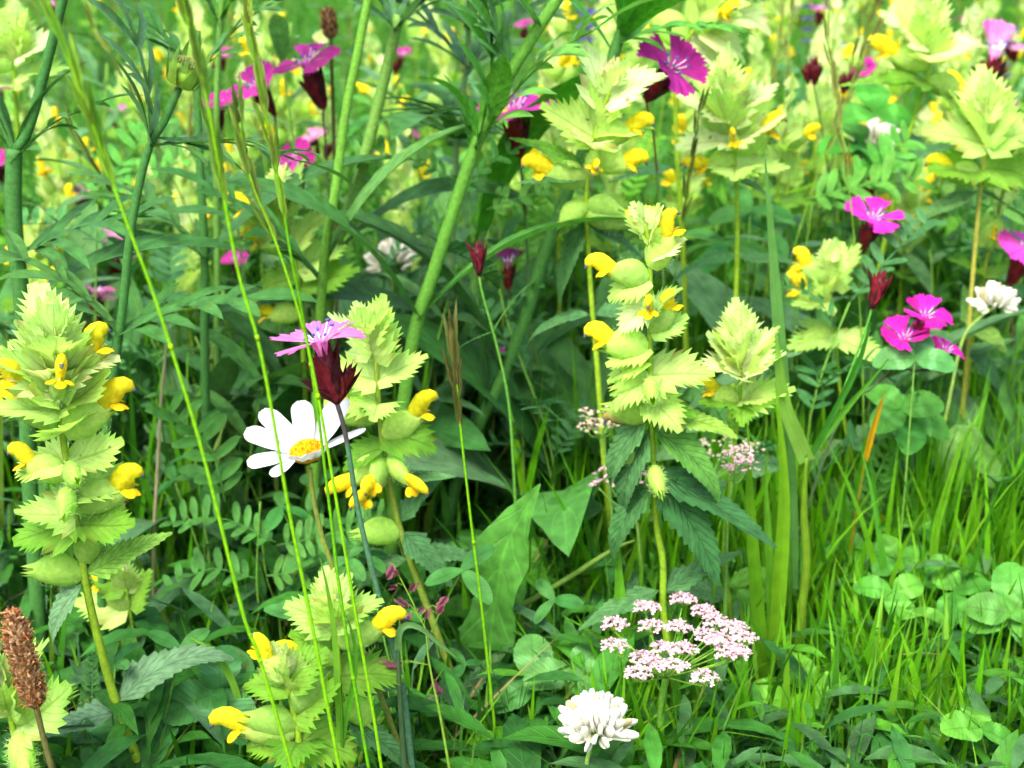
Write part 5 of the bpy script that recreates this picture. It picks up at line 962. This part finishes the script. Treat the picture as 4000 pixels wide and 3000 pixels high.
# ------------------------------------------------------------------ uncountable grass and ground leaves
def grass_mesh(name, N, yr, hfun, wr, cols, side=None, seed=1, seg=5, lmax=.45):
    g = np.random.default_rng(seed); Y = yr[0] + (yr[1] - yr[0]) * g.random(N) ** 1.25; u = g.uniform(-1, 1, N) if side is None else g.uniform(side[0], side[1], N); X = u * (.42 * Y + .12)
    cl = .02 * np.sin(X * 37 + Y * 21) + .02 * np.sin(X * 13 - Y * 45); X = X + cl; h = hfun(X, Y, g); az = g.uniform(0, 2 * np.pi, N); ln = g.uniform(.02, lmax, N); cv = g.uniform(0, lmax * 1.5, N); wd = g.uniform(*wr, N)
    wz = az + np.pi / 2 + g.normal(0, .5, N); t = np.linspace(0, 1, seg + 1); V = np.zeros((N, seg + 1, 2, 3)); C = np.zeros((N, seg + 1, 2, 3))
    ci = np.array(cols)[g.integers(0, len(cols), N)] * g.uniform(.75, 1.25, (N, 1))
    for i, q in enumerate(t):
        off = h * (ln * q + cv * q ** 2.2); z = h * q * (1 - .38 * cv * q ** 1.5); ww = wd * (1 - q ** 1.8) * (.65 + .7 * min(q * 3, 1) * .5)
        c = np.stack([X + np.cos(az) * off, Y + np.sin(az) * off, z - .006 * (i == 0)], 1); s = np.stack([np.cos(wz), np.sin(wz), np.zeros(N)], 1) * ww[:, None]
        V[:, i, 0] = c - s; V[:, i, 1] = c + s; C[:, i] = ci[:, None]
    k = (seg + 1) * 2; b = (np.arange(N) * k)[:, None, None]; q = np.array([(2 * i, 2 * i + 1, 2 * i + 3, 2 * i + 2) for i in range(seg)])[None]; F = (b + q).reshape(-1, 4)
    me = mesh_np(name, V.reshape(-1, 3), F.astype(np.int32).ravel(), np.full(len(F), 4, np.int32), np.zeros((N * k, 2)), C.reshape(-1, 3), [M_GRASS]); o = ob(name, me); o['kind'] = 'stuff'; return o
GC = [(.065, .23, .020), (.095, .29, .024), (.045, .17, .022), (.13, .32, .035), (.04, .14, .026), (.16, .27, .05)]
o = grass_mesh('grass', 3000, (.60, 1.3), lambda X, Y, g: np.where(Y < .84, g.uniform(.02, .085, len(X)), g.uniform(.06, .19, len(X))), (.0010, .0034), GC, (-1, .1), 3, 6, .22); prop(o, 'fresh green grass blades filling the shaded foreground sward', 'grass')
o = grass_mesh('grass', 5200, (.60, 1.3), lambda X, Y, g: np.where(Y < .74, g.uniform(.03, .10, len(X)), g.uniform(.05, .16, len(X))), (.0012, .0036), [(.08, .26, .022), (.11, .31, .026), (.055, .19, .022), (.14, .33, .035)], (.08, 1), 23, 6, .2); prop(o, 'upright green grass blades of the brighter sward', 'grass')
o = grass_mesh('grass', 1500, (.56, 1.2), lambda X, Y, g: g.uniform(.03, .10, len(X)), (.0006, .0013), GC, (-.1, 1), 13, 5, .5); prop(o, 'fine short grass of the bright sward', 'grass')
o = grass_mesh('grass', 30000, (1.15, 4.6), lambda X, Y, g: g.uniform(.10, .26, len(X)), (.0010, .0024), GC, None, 4); prop(o, 'dense tall grass filling the back of the meadow', 'grass')
o = grass_mesh('grass', 9000, (4.4, 12), lambda X, Y, g: g.uniform(.12, .30, len(X)), (.002, .005), GC, None, 6, 4); prop(o, 'distant grass beyond the flowers', 'grass')
o = grass_mesh('dead_straw', 420, (.56, 1.6), lambda X, Y, g: g.uniform(.03, .10, len(X)), (.0006, .0016), [(.36, .28, .14), (.26, .18, .08), (.42, .36, .2)], None, 41, 5, 1.6); prop(o, 'dead straw and brown blades tangled in the sward', 'straw')
def ground_leaves(name, N, yr, zr, L, cols, seed, side=(-1, 1)):
    g = np.random.default_rng(seed); Y = yr[0] + (yr[1] - yr[0]) * g.random(N) ** 1.2; X = g.uniform(side[0], side[1], N) * (.42 * Y + .12); Z = g.uniform(*zr, N) * g.uniform(.4, 1, N); az = g.uniform(0, 2 * np.pi, N); el = g.uniform(-.4, .9, N); ln = g.uniform(*L, N); wd = ln * g.uniform(.16, .36, N); dr = g.uniform(.1, .6, N)
    d = np.stack([np.cos(az), np.sin(az)], 1); s = np.stack([-np.sin(az), np.cos(az)], 1); T = [0, .22, .5, .78, 1]; Wp = [.08, .75, 1, .7, .02]; V = np.zeros((N, 5, 3, 3)); C = np.zeros((N, 5, 3, 3)); ci = np.array(cols)[g.integers(0, len(cols), N)] * g.uniform(.7, 1.3, (N, 1))
    UV = np.zeros((N, 5, 3, 2))
    for i, t in enumerate(T):
        r = ln * t * np.cos(el - dr * t); z = Z + ln * t * np.sin(el - dr * t)
        for j, u in enumerate((-1, 0, 1)):
            xy = np.stack([X, Y], 1) + d * r[:, None] + s * (u * wd * Wp[i] * .5)[:, None]; V[:, i, j, :2] = xy; V[:, i, j, 2] = z + abs(u) * wd * Wp[i] * .12; C[:, i, j] = ci; UV[:, i, j] = (.5 + .5 * u, t)
    P0 = np.stack([X - d[:, 0] * .01, Y - d[:, 1] * .01, np.full(N, -.004)], 1); tip = V[:, 0, 1]     # stalk strip
    S = np.stack([P0 - np.c_[s, np.zeros(N)] * .0006, P0 + np.c_[s, np.zeros(N)] * .0006, tip + np.c_[s, np.zeros(N)] * .0005, tip - np.c_[s, np.zeros(N)] * .0005], 1)
    k = 15; b = (np.arange(N) * k)[:, None, None]; q = np.array([(3 * i + j, 3 * i + j + 1, 3 * i + j + 4, 3 * i + j + 3) for i in range(4) for j in range(2)])[None]; F = (b + q).reshape(-1, 4); F2 = N * k + (np.arange(N) * 4)[:, None] + np.arange(4)[None]; F = np.concatenate([F, F2])
    v = np.concatenate([V.reshape(-1, 3), S.reshape(-1, 3)]); c = np.concatenate([C.reshape(-1, 3), np.repeat(ci, 4, 0)]); uv = np.concatenate([UV.reshape(-1, 2), np.tile((.5, .3), (N * 4, 1))])
    o = ob(name, mesh_np(name, v, F.astype(np.int32).ravel(), np.full(len(F), 4, np.int32), uv, c, [M_HERB])); o['kind'] = 'stuff'; return o
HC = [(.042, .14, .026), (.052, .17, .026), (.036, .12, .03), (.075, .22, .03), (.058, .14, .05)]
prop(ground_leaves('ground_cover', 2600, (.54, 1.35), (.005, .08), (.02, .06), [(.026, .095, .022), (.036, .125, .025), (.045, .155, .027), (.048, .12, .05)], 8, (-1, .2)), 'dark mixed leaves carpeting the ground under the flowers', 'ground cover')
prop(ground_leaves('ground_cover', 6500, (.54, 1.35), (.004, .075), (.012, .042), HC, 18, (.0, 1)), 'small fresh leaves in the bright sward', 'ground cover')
prop(ground_leaves('ground_cover', 12000, (1.1, 4.2), (.03, .20), (.022, .06), HC, 9), 'mixed leaves filling the back of the meadow', 'ground cover')
print('objects', len(bpy.data.objects))
